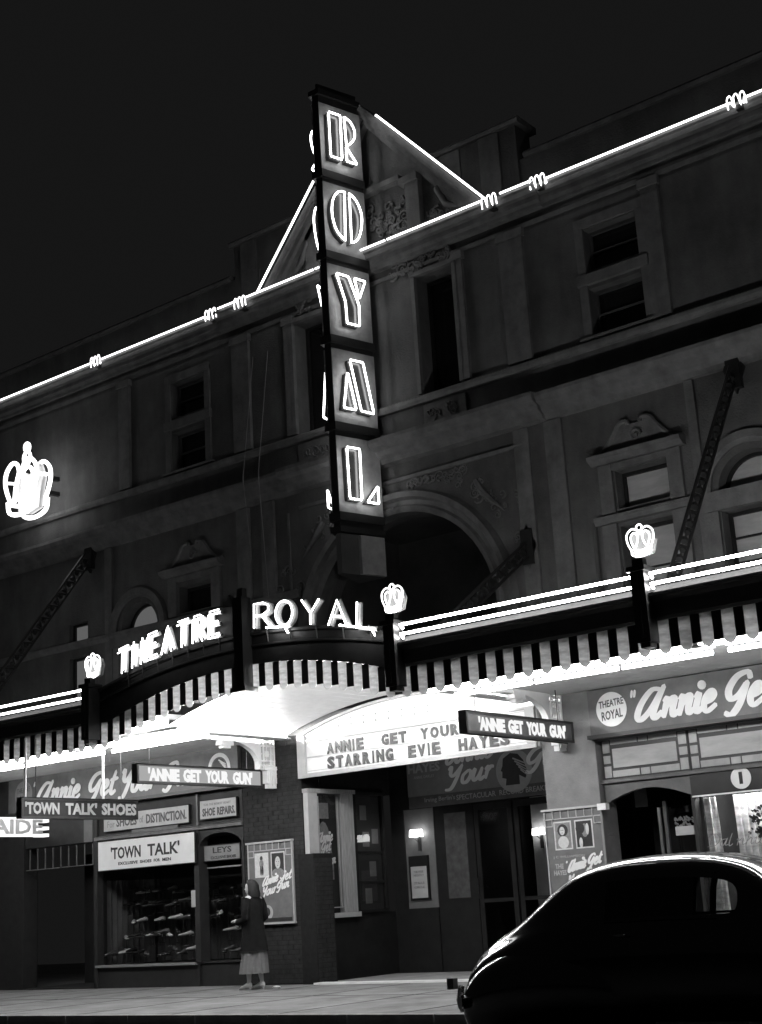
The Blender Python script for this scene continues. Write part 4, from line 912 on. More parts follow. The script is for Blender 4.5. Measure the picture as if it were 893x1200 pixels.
# ------------------------------------------------------------------ playbill boards on the piers
def playbill(a0, a1, b0, b1, c, label, left):
    t = thing('playbill', label, 'playbill', WALL((a0+a1)/2, b0, c)); W = a1-a0
    b = MB(WALL); b.box(a0, a1, b0, b1-.05, c, c+.03); b.build('sheet', 'paper', t)
    b = MB(WALL); b.box(a0-.05, a1+.03, b1-.045, b1-.015, c, c+.06); b.box(a0-.02, a0, b0, b1-.045, c, c+.045); b.box(a1, a1+.02, b0, b1-.045, c, c+.045); b.box(a0-.02, a1+.03, b0-.03, b0, c, c+.06)
    b.build('frame', 'letter_grey', t)
    b = MB(WALL); b.box(a0, a1, b1-.17, b1-.155, c+.03, c+.045)
    for i in range(1, 7): x = a0+W*i/7; b.box(x-.006, x+.006, b1-.155, b1-.045, c+.03, c+.045)
    for x in (a0, a1-W*.13): b.box(x, x+W*.13, b1-.27, b1-.255, c+.03, c+.045); b.box(x+(W*.13-.012 if x == a0 else 0), x+(W*.13 if x == a0 else .012), b1-.255, b1-.17, c+.03, c+.045)
    b.build('lattice', 'letter_grey', t)
    for k, (u0, u1) in enumerate(((.14, .46), (.52, .84))):
        p0, p1, q0, q1 = a0+W*u0, a0+W*u1, b1-.60, b1-.20
        b = MB(WALL); b.box(p0, p1, q0, q1, c+.03, c+.034); ph = b.build('photograph', 'photo_light' , t); w_ = p1-p0; h_ = q1-q0
        m_ = .04*w_/.3
        if not (left and k == 0):
            b = MB(WALL); b.box(p0+.02, p1-.02, q0+.02, q1-.02, c+.034, c+.036); b.build('print', 'photo_mid' if k == 0 else 'photo_dark', ph)
        def el(cx, cz, rx, rz, m, cc, nm):
            q = MB(WALL); q.prism([(p0+w_*(cx+rx*math.cos(2*PI*i/14)), q0+h_*(cz+rz*math.sin(2*PI*i/14))) for i in range(14)], c+.036, c+cc); q.build(nm, m, ph)
        if left and k == 0:
            el(.5, .78, .10, .1, 'photo_dark', .038, 'figure'); el(.5, .56, .16, .17, 'photo_mid', .0385, 'figure'); el(.45, .28, .06, .2, 'photo_dark', .039, 'figure'); el(.58, .28, .06, .2, 'photo_dark', .0395, 'figure')
        elif k == 0:
            el(.5, .68, .3, .22, 'photo_dark', .038, 'hair'); el(.47, .66, .15, .15, 'photo_light', .0385, 'face'); el(.42, .68, .03, .014, 'photo_dark', .0388, 'eye'); el(.52, .68, .03, .014, 'photo_dark', .0388, 'eye'); el(.47, .59, .05, .014, 'photo_mid', .0388, 'mouth'); el(.5, .26, .3, .22, 'photo_light', .039, 'dress')
        elif left:
            el(.5, .14, .44, .2, 'photo_mid', .038, 'jacket'); el(.5, .66, .27, .28, 'photo_dark', .0385, 'hair'); el(.5, .56, .19, .25, 'photo_light', .039, 'face'); el(.43, .60, .03, .015, 'photo_dark', .0395, 'eye'); el(.57, .60, .03, .015, 'photo_dark', .0395, 'eye'); el(.5, .44, .06, .015, 'photo_mid', .0395, 'mouth')
        else:
            el(.55, .62, .17, .24, 'photo_mid', .038, 'face'); el(.7, .66, .09, .2, 'photo_light', .0385, 'cheek'); el(.3, .2, .1, .18, 'photo_light', .039, 'collar'); el(.3, .7, .25, .2, 'photo_dark', .0395, 'hair')
    b = MB(WALL)
    if left: script_text(b, 'Annie', a0+W*.3, a0+W*.68, b0+.58, .15, c+.032, .22, .3, .08); script_text(b, 'Get', a0+W*.7, a0+W*.98, b0+.64, .15, c+.032, .22, .3, .05); script_text(b, 'Your', a0+W*.28, a0+W*.62, b0+.42, .15, c+.032, .22, .3, .06); script_text(b, 'Gun', a0+W*.62, a0+W*.92, b0+.5, .15, c+.032, .22, .3, .05)
    else: script_text(b, "'", a0+W*.3, a0+W*.34, b0+.42, .14, c+.032, .2, .1); script_text(b, 'Annie', a0+W*.33, a0+W*.66, b0+.40, .16, c+.032, .24, .3, .06); script_text(b, 'Get', a0+W*.68, a0+W*.94, b0+.46, .16, c+.032, .24, .3, .05); script_text(b, 'Your', a0+W*.3, a0+W*.6, b0+.2, .16, c+.032, .24, .3, .06); script_text(b, 'Gun', a0+W*.6, a0+W*.9, b0+.28, .15, c+.032, .24, .3, .05)
    b.build('lettering', 'white', t)
    b = MB(WALL)
    if left: disc(b, a0+W*.4, b0+.16, .12, c+.03, c+.033, 20); b.build('disc', 'letter_grey', t); b = MB(WALL); disc(b, a0+W*.39, b0+.17, .075, c+.033, c+.036, 14); b.box(a0+.04, a1-.04, b0+.01, b0+.07, c+.03, c+.034); b.build('head_silhouette', 'photo_dark', t)
    else:
        add_text(b, 'THE', a0+.1, a0+.24, b0+.46, b0+.53, c+.032, .03, .002); add_text(b, 'HAYES', a0+.07, a0+.28, b0+.37, b0+.44, c+.032, .03, .002); add_text(b, 'J C WILLIAMSON', a0+.08, a0+.6, b0+.6, b0+.64, c+.032, 0, .002); b.build('lettering', 'letter_grey', t)
playbill(-17.17, -16.2, .99, 2.32, .012, 'playbill with two photographs on the brick pier behind the woman', True)
playbill(-11.25, -10.33, 1.05, 2.37, .0, 'playbill with two portraits on the grey pier above the car boot', False)
t = thing('shop_lamp', 'small white lamp fitting at the corner of the grey pier', 'lamp', (-10.25, 18.1, 2.3))
b = MB(WALL); b.box(-10.32, -10.18, 2.27, 2.36, .03, .13); b.build('shade', 'white', t); b = MB(WALL); b.box(-10.32, -10.29, 1.2, 2.27, .03, .06); b.build('conduit', 'letter_dim', t)

# ------------------------------------------------------------------ shoe shop (left)
sh = thing('shoe_shop', 'dark shoe shop front with a long display window and doorway', 'shop front', (-19.3, 18.2, 0))
b = MB(WALL); b.box(-21.1, -18.45, 0, .36, -.3, .0); b.box(-18.45, -17.3, 0, .36, -.3, -.05); b.build('stall_riser', 'dark_paint', sh)
b = MB(WALL); b.box(-21.08, -18.5, .36, .40, -.1, .06); b.build('sill', 'letter_dim', sh); b = MB(WALL); b.box(-18.45, -17.32, .38, .41, -.3, -.02); b.build('sill', 'dark_paint', sh)
each(lambda q, *v: q.box(*v), 'mullion', 'dark_paint', [(-21.14, -21.04, 0, 3.25, -.2, .03), (-18.5, -18.38, .4, 2.62, -.2, .03), (-17.36, -17.3, 0, 3.25, -.2, .02)], sh)
b = MB(WALL); b.box(-23.3, -17.3, 2.62, 3.26, -.3, -.02); b.build('transom_panel', 'dark_paint', sh); b = MB(WALL); b.mould([(2.62, -.02), (2.62, .06), (2.67, .06), (2.7, .0)], -21.1, -17.3); b.box(-18.43, -18.39, 2.7, 3.25, -.02, .02); b.build('rail', 'board', sh)
b = MB(WALL); b.box(-21.04, -18.5, .4, 2.62, -.12, -.114); b.box(-18.38, -17.36, .41, 1.95, -.2, -.194); b.build('pane', 'glass', sh)
b = MB(WALL); b.box(-18.38, -17.36, 1.95, 1.975, -.22, -.17); b.build('rail', 'letter_dim', sh)
b = MB(WALL); L = [(-18.38, 2.32)]+[(-17.87-.51*math.cos(PI*i/12), 2.32+.22*math.sin(PI*i/12)) for i in range(13)]; b.prism([(-18.38, 2.62)]+L+[(-17.36, 2.62)], -.1, .01); b.build('arch_head', 'dark_paint', sh)
b = MB(WALL); b.box(-21.3, -17.3, .3, 2.6, -1.75, -1.7); b.box(-21.3, -17.3, .3, .36, -1.7, -.12); b.box(-21.3, -17.3, 2.6, 2.66, -1.7, -.3); b.box(-17.36, -17.3, .36, 2.6, -1.7, -.2); b.box(-21.3, -21.2, .36, 2.6, -1.7, -.2); b.build('window_interior', 'dark_paint', sh)
b = MB(FR((-21.14, 18.2, 0), (0, 1, 0))); pts = [(.2+1.4*i/50, .03*math.sin(i*1.3)) for i in range(51)]
b.add([(a, .38, c) for a, c in pts]+[(a, 1.9, c) for a, c in pts], [(i, i+1, 52+i, 51+i) for i in range(50)]); b.build('display_curtain', 'board', sh, True)
b = MB(WALL); pts = []
for i in range(120): pts.append((-21.2+3.8*i/119, -1.64+.03*math.sin(i*1.3)+.02*math.sin(i*.5)))
b.add([(a, .38, c) for a, c in pts]+[(a, 1.5, c) for a, c in pts], [(i, i+1, 121+i, 120+i) for i in range(119)]); b.build('display_curtain', 'board', sh, True)
b = MB(WALL); b.box(-23.3, -23.2, 0, 3.3, -.3, .02); b.box(-23.3, -21.1, 0, .02, -1.5, 0); b.box(-23.2, -21.14, 0, 2.5, -1.6, -1.5); b.build('doorway', 'dark_paint', sh)
b = MB(WALL); b.box(-22.4, -22.05, 1.3, 1.75, -1.5, -1.49); b.build('door_pane', 'board', sh)
b = MB(WALL); b.tube([(-22.4, .85, -1.4), (-22.35, 1.15, -1.36), (-22.25, 1.22, -1.4)], .012, 6); b.build('door_handle', 'chrome', sh)
b = MB(WALL)
for i in range(9): b.box(-23.1+i*.23, -23.09+i*.23+.01, 2.2, 2.6, -.06, -.04)
b.box(-23.2, -21.14, 2.2, 2.215, -.06, -.04); b.box(-21.45, -21.2, 2.62, 3.1, -.018, .0); b.build('door_fanlight', 'board', sh)
def shopsign(name, a0, a1, b0, b1, c, label, face, items, tilt=0, fm='dark_paint'):
    t = thing(name, label, 'shop sign', WALL((a0+a1)/2, b0, c)); b = MB(WALL); b.box(a0, a1, b0, b1, c, c+.03); b.build('panel', face, t)
    b = MB(WALL)
    for q in ((a0-.015, a1+.015, b1, b1+.012), (a0-.015, a1+.015, b0-.012, b0), (a0-.015, a0, b0, b1), (a1, a1+.015, b0, b1)): b.box(*q, c, c+.04)
    b.build('frame', fm, t)
    for s_, x0, x1, z0, z1, bo, m_ in items:
        b = MB(WALL); add_text(b, s_, x0, x1, z0, z1, c+.031, bo, .003); b.build('lettering', m_, t)
    return t
shopsign('shop_sign', -20.93, -18.4, 2.07, 2.585, .07, 'white sign above the window reading TOWN TALK EXCLUSIVE SHOES FOR MEN', 'white_board',
  [("'TOWN", -20.58, -19.78, 2.25, 2.47, .025, 'letter_black'), ("TALK'", -19.6, -18.78, 2.25, 2.47, .025, 'letter_black'), ('EXCLUSIVE', -20.38, -19.86, 2.14, 2.195, .03, 'letter_black'), ('SHOES', -19.8, -19.5, 2.14, 2.195, .03, 'letter_black'), ('FOR', -19.44, -19.28, 2.14, 2.195, .03, 'letter_black'), ('MEN', -19.22, -19.0, 2.14, 2.195, .03, 'letter_black')])
shopsign('shop_sign', -20.85, -18.6, 2.77, 3.07, .0, 'pale sign reading For SHOES of DISTINCTION above the white one', 'pale_board',
  [('For', -20.75, -20.55, 2.83, 2.95, .0, 'letter_dim'), ('SHOES', -20.5, -19.95, 2.83, 3.0, .03, 'marq_letter'), ('of', -19.88, -19.78, 2.86, 2.98, .0, 'letter_dim'), ('DISTINCTION.', -19.7, -18.66, 2.83, 3.0, .03, 'marq_letter')])
shopsign('shop_sign', -18.3, -17.42, 2.79, 3.1, .02, 'small pale sign reading SHOE REPAIRS beside the brick pier', 'pale_board',
  [('SHOE', -18.24, -17.93, 2.83, 2.97, .04, 'marq_letter'), ('REPAIRS.', -17.88, -17.45, 2.83, 2.97, .04, 'marq_letter'), ('FOR THE BUSIEST HEART', -18.2, -17.55, 3.01, 3.05, .0, 'letter_dim')])
shopsign('shop_sign', -18.36, -17.5, 2.08, 2.33, -.12, 'white sign inside the small arched shop opening, shadow put into its grey face', 'letter_dim', [('EXCLUSIVE SHOES', -18.2, -17.6, 2.1, 2.15, .02, 'letter_black'), ('LEYS', -18.15, -17.7, 2.2, 2.3, .02, 'letter_black')])  # white sign; its grey face colour stands for the shadow on it
b = MB(WALL); b.box(-18.58, -18.48, 1.32, 1.6, .03, .036); o = b.build('price_card', 'pale_board'); tag(o, 'small pale card on the post between the shop windows', 'card')
b = MB(WALL); b.box(-20.1, -18.9, 2.63, 2.75, .0, .02); o = b.build('name_strip', 'board'); tag(o, 'dim narrow strip above the white TOWN TALK sign', 'sign strip')
# shoes on stands
def shoe_mesh():
    b = MB(); rings = []
    for x, w_, z0, z1 in ((-.14, .012, .02, .05), (-.13, .03, .0, .075), (-.09, .034, .0, .085), (-.04, .032, .008, .075), (.02, .04, .0, .055), (.08, .043, .0, .045), (.12, .03, .0, .035), (.14, .008, .008, .02)):
        rings.append([(x, z0+(z1-z0)*(.5+.5*math.sin(t*PI/5+PI/2*0)), w_*math.cos(t*PI/5)) for t in range(10)])
    b.loft(rings); return b
def shoe(loc, rz, m, label, first={}):
    if m not in first:
        t = thing('display_shoe', label, 'shoe', (0, 0, 0), 'shoes on stands in the shop window')
        o = shoe_mesh().build('upper', m, t, True); s_ = MB(); s_.prism([(-.14, 0), (.14, 0), (.14, .006), (-.06, .006), (-.08, .02), (-.14, .02)], -.035, .035)
        for v in s_.v: v.z -= .012
        s_.build('sole', 'black_metal', t); p = MB(); p.tube([(0, -.01, 0), (0, -.16, 0)], .006, 5); p.box(-.05, .05, -.17, -.16, -.05, .05); p.build('stand', 'chrome', t)
        first[m] = t; t.location = loc; t.rotation_euler.z = rz; return t
    return ctree(first[m], loc, rz-first[m].rotation_euler.z, label)
ORD = 'first second third fourth fifth sixth seventh eighth ninth tenth eleventh twelfth thirteenth fourteenth fifteenth sixteenth seventeenth eighteenth nineteenth twentieth'.split()
for row, (y, z, nm) in enumerate(((18.62, .56, 'bottom'), (18.85, .86, 'fourth'), (18.95, 1.12, 'middle'), (19.05, 1.40, 'second'), (19.1, 1.64, 'top'))):
    k = 0
    for i in range(20):
        x = -20.95+i*.18+random.uniform(-.05, .05)
        if random.random() < .14 or abs(x+18.44) < .13: continue
        m_ = 'shoe_white' if random.random() < .22 else random.choice(('shoe_dark', 'shoe_tan', 'shoe_tan'))
        shoe((x, y-random.uniform(0, .2), z+random.uniform(-.05, .05)), random.uniform(-2.6, -.4), m_, '%s shoe, %s from the left in the %s row of the shop window' % ({'shoe_white': 'pale', 'shoe_dark': 'dark', 'shoe_tan': 'tan'}[m_], ORD[k], nm)); k += 1

# ------------------------------------------------------------------ restaurant (right)
rs = thing('restaurant_front', 'restaurant front with leadlight transoms, dim doorway and curtained window', 'shop front', (-8.4, 18.3, 0))
RW = FR((0, 18.32, 0), (1, 0, 0))
def pane_(a0, a1, b0, b1, m='leaded'):
    b = MB(RW); b.box(a0, a1, b0, b1, -.012, 0); return b.build('leadlight_pane', m, rs)
def leadlight(x0):
    b0, b1, x1 = 2.70, 3.25, x0+1.36; g = .02
    pane_(x0+.15+g, x1-.16-g, 2.83+g, 3.14-g, 'blind')
    for z0, z1 in ((2.70, 2.88), (2.90, 3.03), (3.05, 3.24)):
        pane_(x0+g, x0+.13, z0+g, z1); pane_(x1-.14, x1-g, z0+g, z1)
    pane_(x0+.15, x0+.6-g, 3.16+g, b1); pane_(x0+.6, x0+.74, 3.16+g, b1); pane_(x0+.76, x1-.16, 3.16+g, b1)
    pane_(x0+.15, x0+.6-g, b0+g, 2.81); pane_(x0+.6, x0+.74, b0+g, 2.81); pane_(x0+.76, x1-.16, b0+g, 2.81)
    b = MB(RW); b.box(x0, x1, b0, b1, -.03, -.014); b.build('leadlight_backing', 'lead', rs)
for i in range(4): leadlight(-10.30+1.37*i)
b = MB(WALL); b.box(-10.33, -4.2, 3.25, 3.32, -.3, -.02); b.box(-10.33, -4.2, 2.64, 2.69, -.2, -.05); b.build('transom_rail', 'board', rs)
b = MB(WALL); L = [(-10.3+1.36*i/16, 2.36+.17*math.sin(PI*i/16)) for i in range(17)]; b.prism([(-10.3, 2.64)]+L+[(-8.94, 2.64)], -.2, -.1); b.build('arch_head', 'board', rs)
b = MB(WALL); b.box(-8.95, -4.2, 2.36, 2.64, -.2, -.08); b.build('fascia', 'black_metal', rs)
b = MB(WALL); disc(b, -8.2, 2.52, .145, -.08, -.07, 32); b.build('letter', 'white', rs); b = MB(WALL); b.box(-8.225, -8.175, 2.44, 2.60, -.07, -.066); b.build('letter_slot', 'black_metal', rs)
b = MB(WALL); disc(b, -7.2, 2.52, .145, -.08, -.07, 32); b.build('letter', 'white', rs)
b = MB(WALL); b.box(-8.95, -8.90, .6, 2.36, -.2, -.05); b.box(-8.95, -4.2, 0, .62, -.2, -.05); b.box(-8.9, -4.2, 2.335, 2.36, -.1, -.04); b.box(-6.4, -6.34, .62, 2.34, -.2, -.05); b.build('window_frame', 'dark_paint', rs)
b = MB(WALL); b.box(-8.92, -4.2, 2.325, 2.345, -.04, -.03); b.build('window_trim', 'white', rs)
b = MB(WALL); b.box(-8.9, -6.4, .62, 2.33, -.12, -.114); b.box(-6.34, -4.2, .62, 2.33, -.12, -.114); b.build('pane', 'glass', rs)
b = MB(WALL); b.box(-10.33, -4.2, 0, 2.9, -3.2, -3.1); b.box(-10.33, -4.2, 2.62, 2.68, -3.1, -.22); b.box(-8.93, -8.88, 0, 2.62, -3.1, -.25); b.build('room', 'dark_paint', rs)
def curtain(a0, a1, c, z0=.65, z1=2.32, taper=0, amp=.035, per=.09, m='curtain'):
    b = MB(WALL); n = int((a1-a0)/.012); rows = 10; pts = []
    for j in range(rows+1):
        z = z0+(z1-z0)*j/rows
        for i in range(n+1):
            u = i/n; a = a0+(a1-a0)*u; a = a+taper*(1-j/rows)*(u-.0)
            pts.append((a, z, c+amp*math.sin(u*(a1-a0)/per*2*PI+.4*math.sin(j*.7))+.3*amp*math.sin(u*31)))
    b.add(pts, [(j*(n+1)+i, j*(n+1)+i+1, (j+1)*(n+1)+i+1, (j+1)*(n+1)+i) for j in range(rows) for i in range(n)]); return b.build('curtain', m, rs, True)
curtain(-8.86, -8.68, -.25, taper=.04); curtain(-8.42, -7.0, -.24); curtain(-6.9, -5.0, -.24)
rl = thing('added_ceiling_lamp', 'unseen ceiling lamp added in the restaurant to brighten its curtained window', 'ceiling lamp', (-7.9, 18.62, 2.5))  # tube put in to brighten the curtains, itself out of sight
b = MB(); b.tube([(-8.7, 2.5, -18.66), (-5.4, 2.5, -18.66)], .03, 8); b.build('tube', 'added_room_lamp', rl); b = MB(); b.box(-8.75, -5.3, 2.54, 2.6, -18.72, -18.58); b.build('batten', 'white', rl)
b = MB(); b.tube([(-8.8, 2.45, -18.27), (-5.4, 2.45, -18.27)], .01, 6)
b = MB(WALL); script_text(b, 'Dal', -8.82, -8.45, 1.65, .17, -.11, .09, .3); script_text(b, 'nhia', -8.4, -7.95, 1.65, .15, -.11, .09, .3); b.build('window_lettering', 'letter_dim', rs)
b = MB(WALL); b.box(-9.05-.6, -9.6, .1, 2.35, -.6, -.55); b.build('door_edge', 'board', rs)
b = MB(WALL); b.box(-9.62, -9.58, .1, 2.25, -.35, -.32); b.box(-10.1, -9.9, 2.3, 2.55, -.6, -.59); b.build('door_stile', 'board', rs)
b = MB(WALL); b.box(-10.15, -9.0, 0, 2.3, -1.2, -1.15); b.build('door', 'dark_glass', rs)
t = thing('flower_box', 'pale box of small flowers on a ledge in the restaurant doorway', 'flower box', (-9.25, 18.6, 1.85))
b = MB(WALL); b.box(-9.38, -9.1, 1.85, 1.97, -.42, -.34); b.build('box', 'pale_board', t); b = MB(WALL)
for i in range(60):
    a = random.uniform(-9.4, -9.08); z = random.uniform(1.97, 2.1); c = random.uniform(-.43, -.33); r = .018; b.add([(a-r, z, c), (a, z+r, c+r), (a+r, z, c), (a, z-r, c-r)], [(0, 1, 2, 3)])
b.build('flowers', 'letter_grey', t, kind='stuff')
t = thing('vase_of_flowers', 'arrangement of leaves hanging at the right end of the curtained window', 'flowers', (-8.0, 18.4, 1.9)); b = MB(WALL)
for i in range(45):
    a = random.gauss(-8.02, .05); z = random.uniform(1.7, 2.15); a += .08*math.sin(z*9); c = random.uniform(-.2, -.15); r = random.uniform(.015, .035); b.add([(a-r, z, c), (a, z+r, c+r), (a+r, z, c), (a, z-r, c-r)], [(0, 1, 2, 3)])
b.build('leaves', 'leaf', t, kind='stuff')

# ------------------------------------------------------------------ woman
def woman():
    WX, WY = -16.22, 17.2
    t = thing('woman', 'woman in a dark coat and grey pleated skirt walking left past the brick pier', 'person', (WX, WY, 0))
    # body: one skinned surface. x -> world X (she faces -X)
    J = {}; E_ = []; order = []
    def j(n, x, y, z, r): J[n] = (len(order), (WX+x, WY+y, z), r); order.append(n)
    j('pelvis', 0, 0, .92, .14); j('waist', -.01, 0, 1.06, .115); j('chest', -.01, 0, 1.24, .13); j('shoulders', .01, 0, 1.36, .11); j('neck', -.01, 0, 1.43, .05); j('head', -.03, 0, 1.50, .07); j('crown', -.02, 0, 1.60, .06)
    for s, f_ in ((1, 'n'), (-1, 'f')):
        yy = -.17*s; j('sh'+f_, .01, yy, 1.35, .06); j('el'+f_, .05, yy*1.25, 1.08, .045); j('wr'+f_, -.16, yy*1.1, 1.03, .028); j('ha'+f_, -.22, yy*1.05, 1.05, .024)
        yl = -.08*s; dx = -.06 if s > 0 else .07
        j('hip'+f_, 0, yl, .86, .09); j('kn'+f_, dx*.4-.02, yl, .48, .058); j('an'+f_, dx+.01, yl, .1, .032); j('to'+f_, dx-.13, yl, .035, .03)
        E_ += [('shoulders', 'sh'+f_), ('sh'+f_, 'el'+f_), ('el'+f_, 'wr'+f_), ('wr'+f_, 'ha'+f_), ('pelvis', 'hip'+f_), ('hip'+f_, 'kn'+f_), ('kn'+f_, 'an'+f_), ('an'+f_, 'to'+f_)]
        for i in range(4):
            n1, n2 = 'f%d%s' % (i, f_), 'g%d%s' % (i, f_); o_ = (i-1.5)*.018; L_ = (.05, .06, .055, .042)[i]
            j(n1, -.22-.035, yy*1.05+o_, 1.05, .009); j(n2, -.22-.035-L_*.6, yy*1.05+o_, 1.03-.004*i, .008); E_ += [('ha'+f_, n1), (n1, n2)]
        j('th'+f_, -.23, yy*1.05+.03, 1.075, .009); E_.append(('ha'+f_, 'th'+f_))
    E_ += [('pelvis', 'waist'), ('waist', 'chest'), ('chest', 'shoulders'), ('shoulders', 'neck'), ('neck', 'head'), ('head', 'crown')]
    me = bpy.data.meshes.new('body'); me.from_pydata([J[n][1] for n in order], [(J[a][0], J[b_][0]) for a, b_ in E_], [])
    o = bpy.data.objects.new('body', me); C.objects.link(o); sk = o.modifiers.new('s', 'SKIN'); sl = me.skin_vertices[0].data
    for n in order: sl[J[n][0]].radius = (J[n][2], J[n][2]); sl[J[n][0]].use_root = n == 'pelvis'
    sb = o.modifiers.new('u', 'SUBSURF'); sb.levels = sb.render_levels = 2
    dg = bpy.context.evaluated_depsgraph_get(); dg.update(); m2 = bpy.data.meshes.new_from_object(o.evaluated_get(dg)); bpy.data.objects.remove(o)
    m2.materials.clear(); m2.materials.append(M['skin']); m2.polygons.foreach_set('use_smooth', [True]*len(m2.polygons)); bo = link('body', m2, t)
    def ell(mb, rings, n=24, wob=0, freq=12):
        R = []
        for (x, y, z, rx, ry) in rings:
            R.append([(WX+x+rx*math.cos(2*PI*k/n)*(1+wob*(1.5-z)*math.sin(freq*2*PI*k/n)), z, -(WY+y+ry*math.sin(2*PI*k/n)*(1+wob*(1.5-z)*math.sin(freq*2*PI*k/n)))) for k in range(n)])
        mb.loft(R)
    # head shape with a face in profile (looks to -X)
    b = MB(); ell(b, [(-.02, 0, 1.44, .03, .03), (-.045, 0, 1.455, .05, .045), (-.055, 0, 1.475, .062, .055), (-.05, 0, 1.51, .072, .066), (-.04, 0, 1.55, .082, .072), (-.03, 0, 1.59, .085, .074), (-.02, 0, 1.63, .07, .062), (-.02, 0, 1.655, .03, .03)], 20)
    b.tube([(WX-.118, 1.555, -WY), (WX-.145, 1.527, -WY), (WX-.128, 1.515, -WY)], [.008, .013, .008], 6); b.tube([(WX-.118, 1.49, -WY-.02), (WX-.126, 1.492, -WY), (WX-.118, 1.49, -WY+.02)], .007, 5)
    b.tube([(WX-.1, 1.458, -WY), (WX-.108, 1.468, -WY)], .016, 6); b.build('face', 'skin', t, True)
    b = MB()
    for s in (-1, 1): b.tube([(WX-.112, 1.556, -WY+s*.03-.01), (WX-.114, 1.556, -WY+s*.03+.01)], .007, 6)
    b.build('eyes', 'hair', t)
    b = MB(); ell(b, [(.05, 0, 1.385, .04, .06), (.055, 0, 1.40, .075, .10), (.05, 0, 1.45, .085, .115), (.04, 0, 1.51, .08, .102), (.03, 0, 1.575, .09, .096), (.005, 0, 1.62, .09, .086), (-.015, 0, 1.66, .07, .06), (-.02, 0, 1.68, .02, .02)], 40, .35, 8); b.build('hair', 'hair', t, True)
    b = MB(); ell(b, [(.0, 0, 1.44, .055, .06), (.0, 0, 1.41, .09, .12), (.0, 0, 1.36, .12, .19), (-.005, 0, 1.25, .145, .2), (-.005, 0, 1.1, .14, .185), (.0, 0, .95, .165, .2), (.01, 0, .75, .19, .22), (.015, 0, .58, .215, .24)], 60, .09, 6)
    b.build('coat', 'coat', t, True)
    b = MB()
    b.tube([(WX-.05, 1.45, -WY-.05), (WX-.09, 1.40, -WY), (WX-.05, 1.45, -WY+.05)], .014, 6); b.build('collar', 'letter_dim', t)
    for s in (1, -1):
        yy = -.17*s; b = MB(); b.tube([(WX+.01, 1.37, -(WY+yy*.9)), (WX+.03, 1.25, -(WY+yy*1.2)), (WX+.05, 1.08, -(WY+yy*1.3)), (WX-.04, 1.04, -(WY+yy*1.25)), (WX-.155, 1.03, -(WY+yy*1.1))], [.075, .07, .062, .056, .048], 12); b.build('sleeve', 'coat', t, True)
    b = MB(); ell(b, [(.01, 0, .62, .17, .2), (.01, 0, .5, .185, .215), (.0, 0, .38, .20, .23), (-.01, 0, .245, .215, .24)], 96, .05, 14); b.build('skirt', 'skirt', t, True)
    for s in (1, -1):
        yl = -.08*s; dx = -.06 if s > 0 else .07; b = MB(); R = []
        for x, w_, z0, z1 in ((.055, .014, .05, .09), (.04, .036, .03, .115), (-.02, .042, .03, .105), (-.08, .046, .010, .08), (-.15, .044, .004, .06), (-.20, .018, .004, .03)):
            R.append([(WX+dx+x, z0+(z1-z0)*(.5+.5*math.sin(k*PI/5)), -(WY+yl+w_*math.cos(k*PI/5))) for k in range(10)])
        b.loft(R); b.tube([(WX+dx+.03, .05, -(WY+yl)), (WX+dx+.035, .0, -(WY+yl))], [.018, .01], 6); b.build('shoe', 'shoe_white', t, True)
    b = MB(); b.loft([[(WX-.02+.11*math.cos(k*PI/8), z, -(WY-.31+.03*math.sin(k*PI/8))) for k in range(16)] for z in (.86, .98, 1.01)]); b.build('handbag', 'coat', t, True) if 0 else None
woman()
b = MB(); b.loft([[(-15.95+r*math.cos(k*PI/5), z, -17.4+.6*r*math.sin(k*PI/5)) for k in range(10)] for z, r in ((.0, .06), (.02, .08), (.035, .05), (.04, .01))]); o = b.build('paper_scrap', 'white'); tag(o, 'crumpled white paper scrap on the pavement beside the brick pier', 'litter')

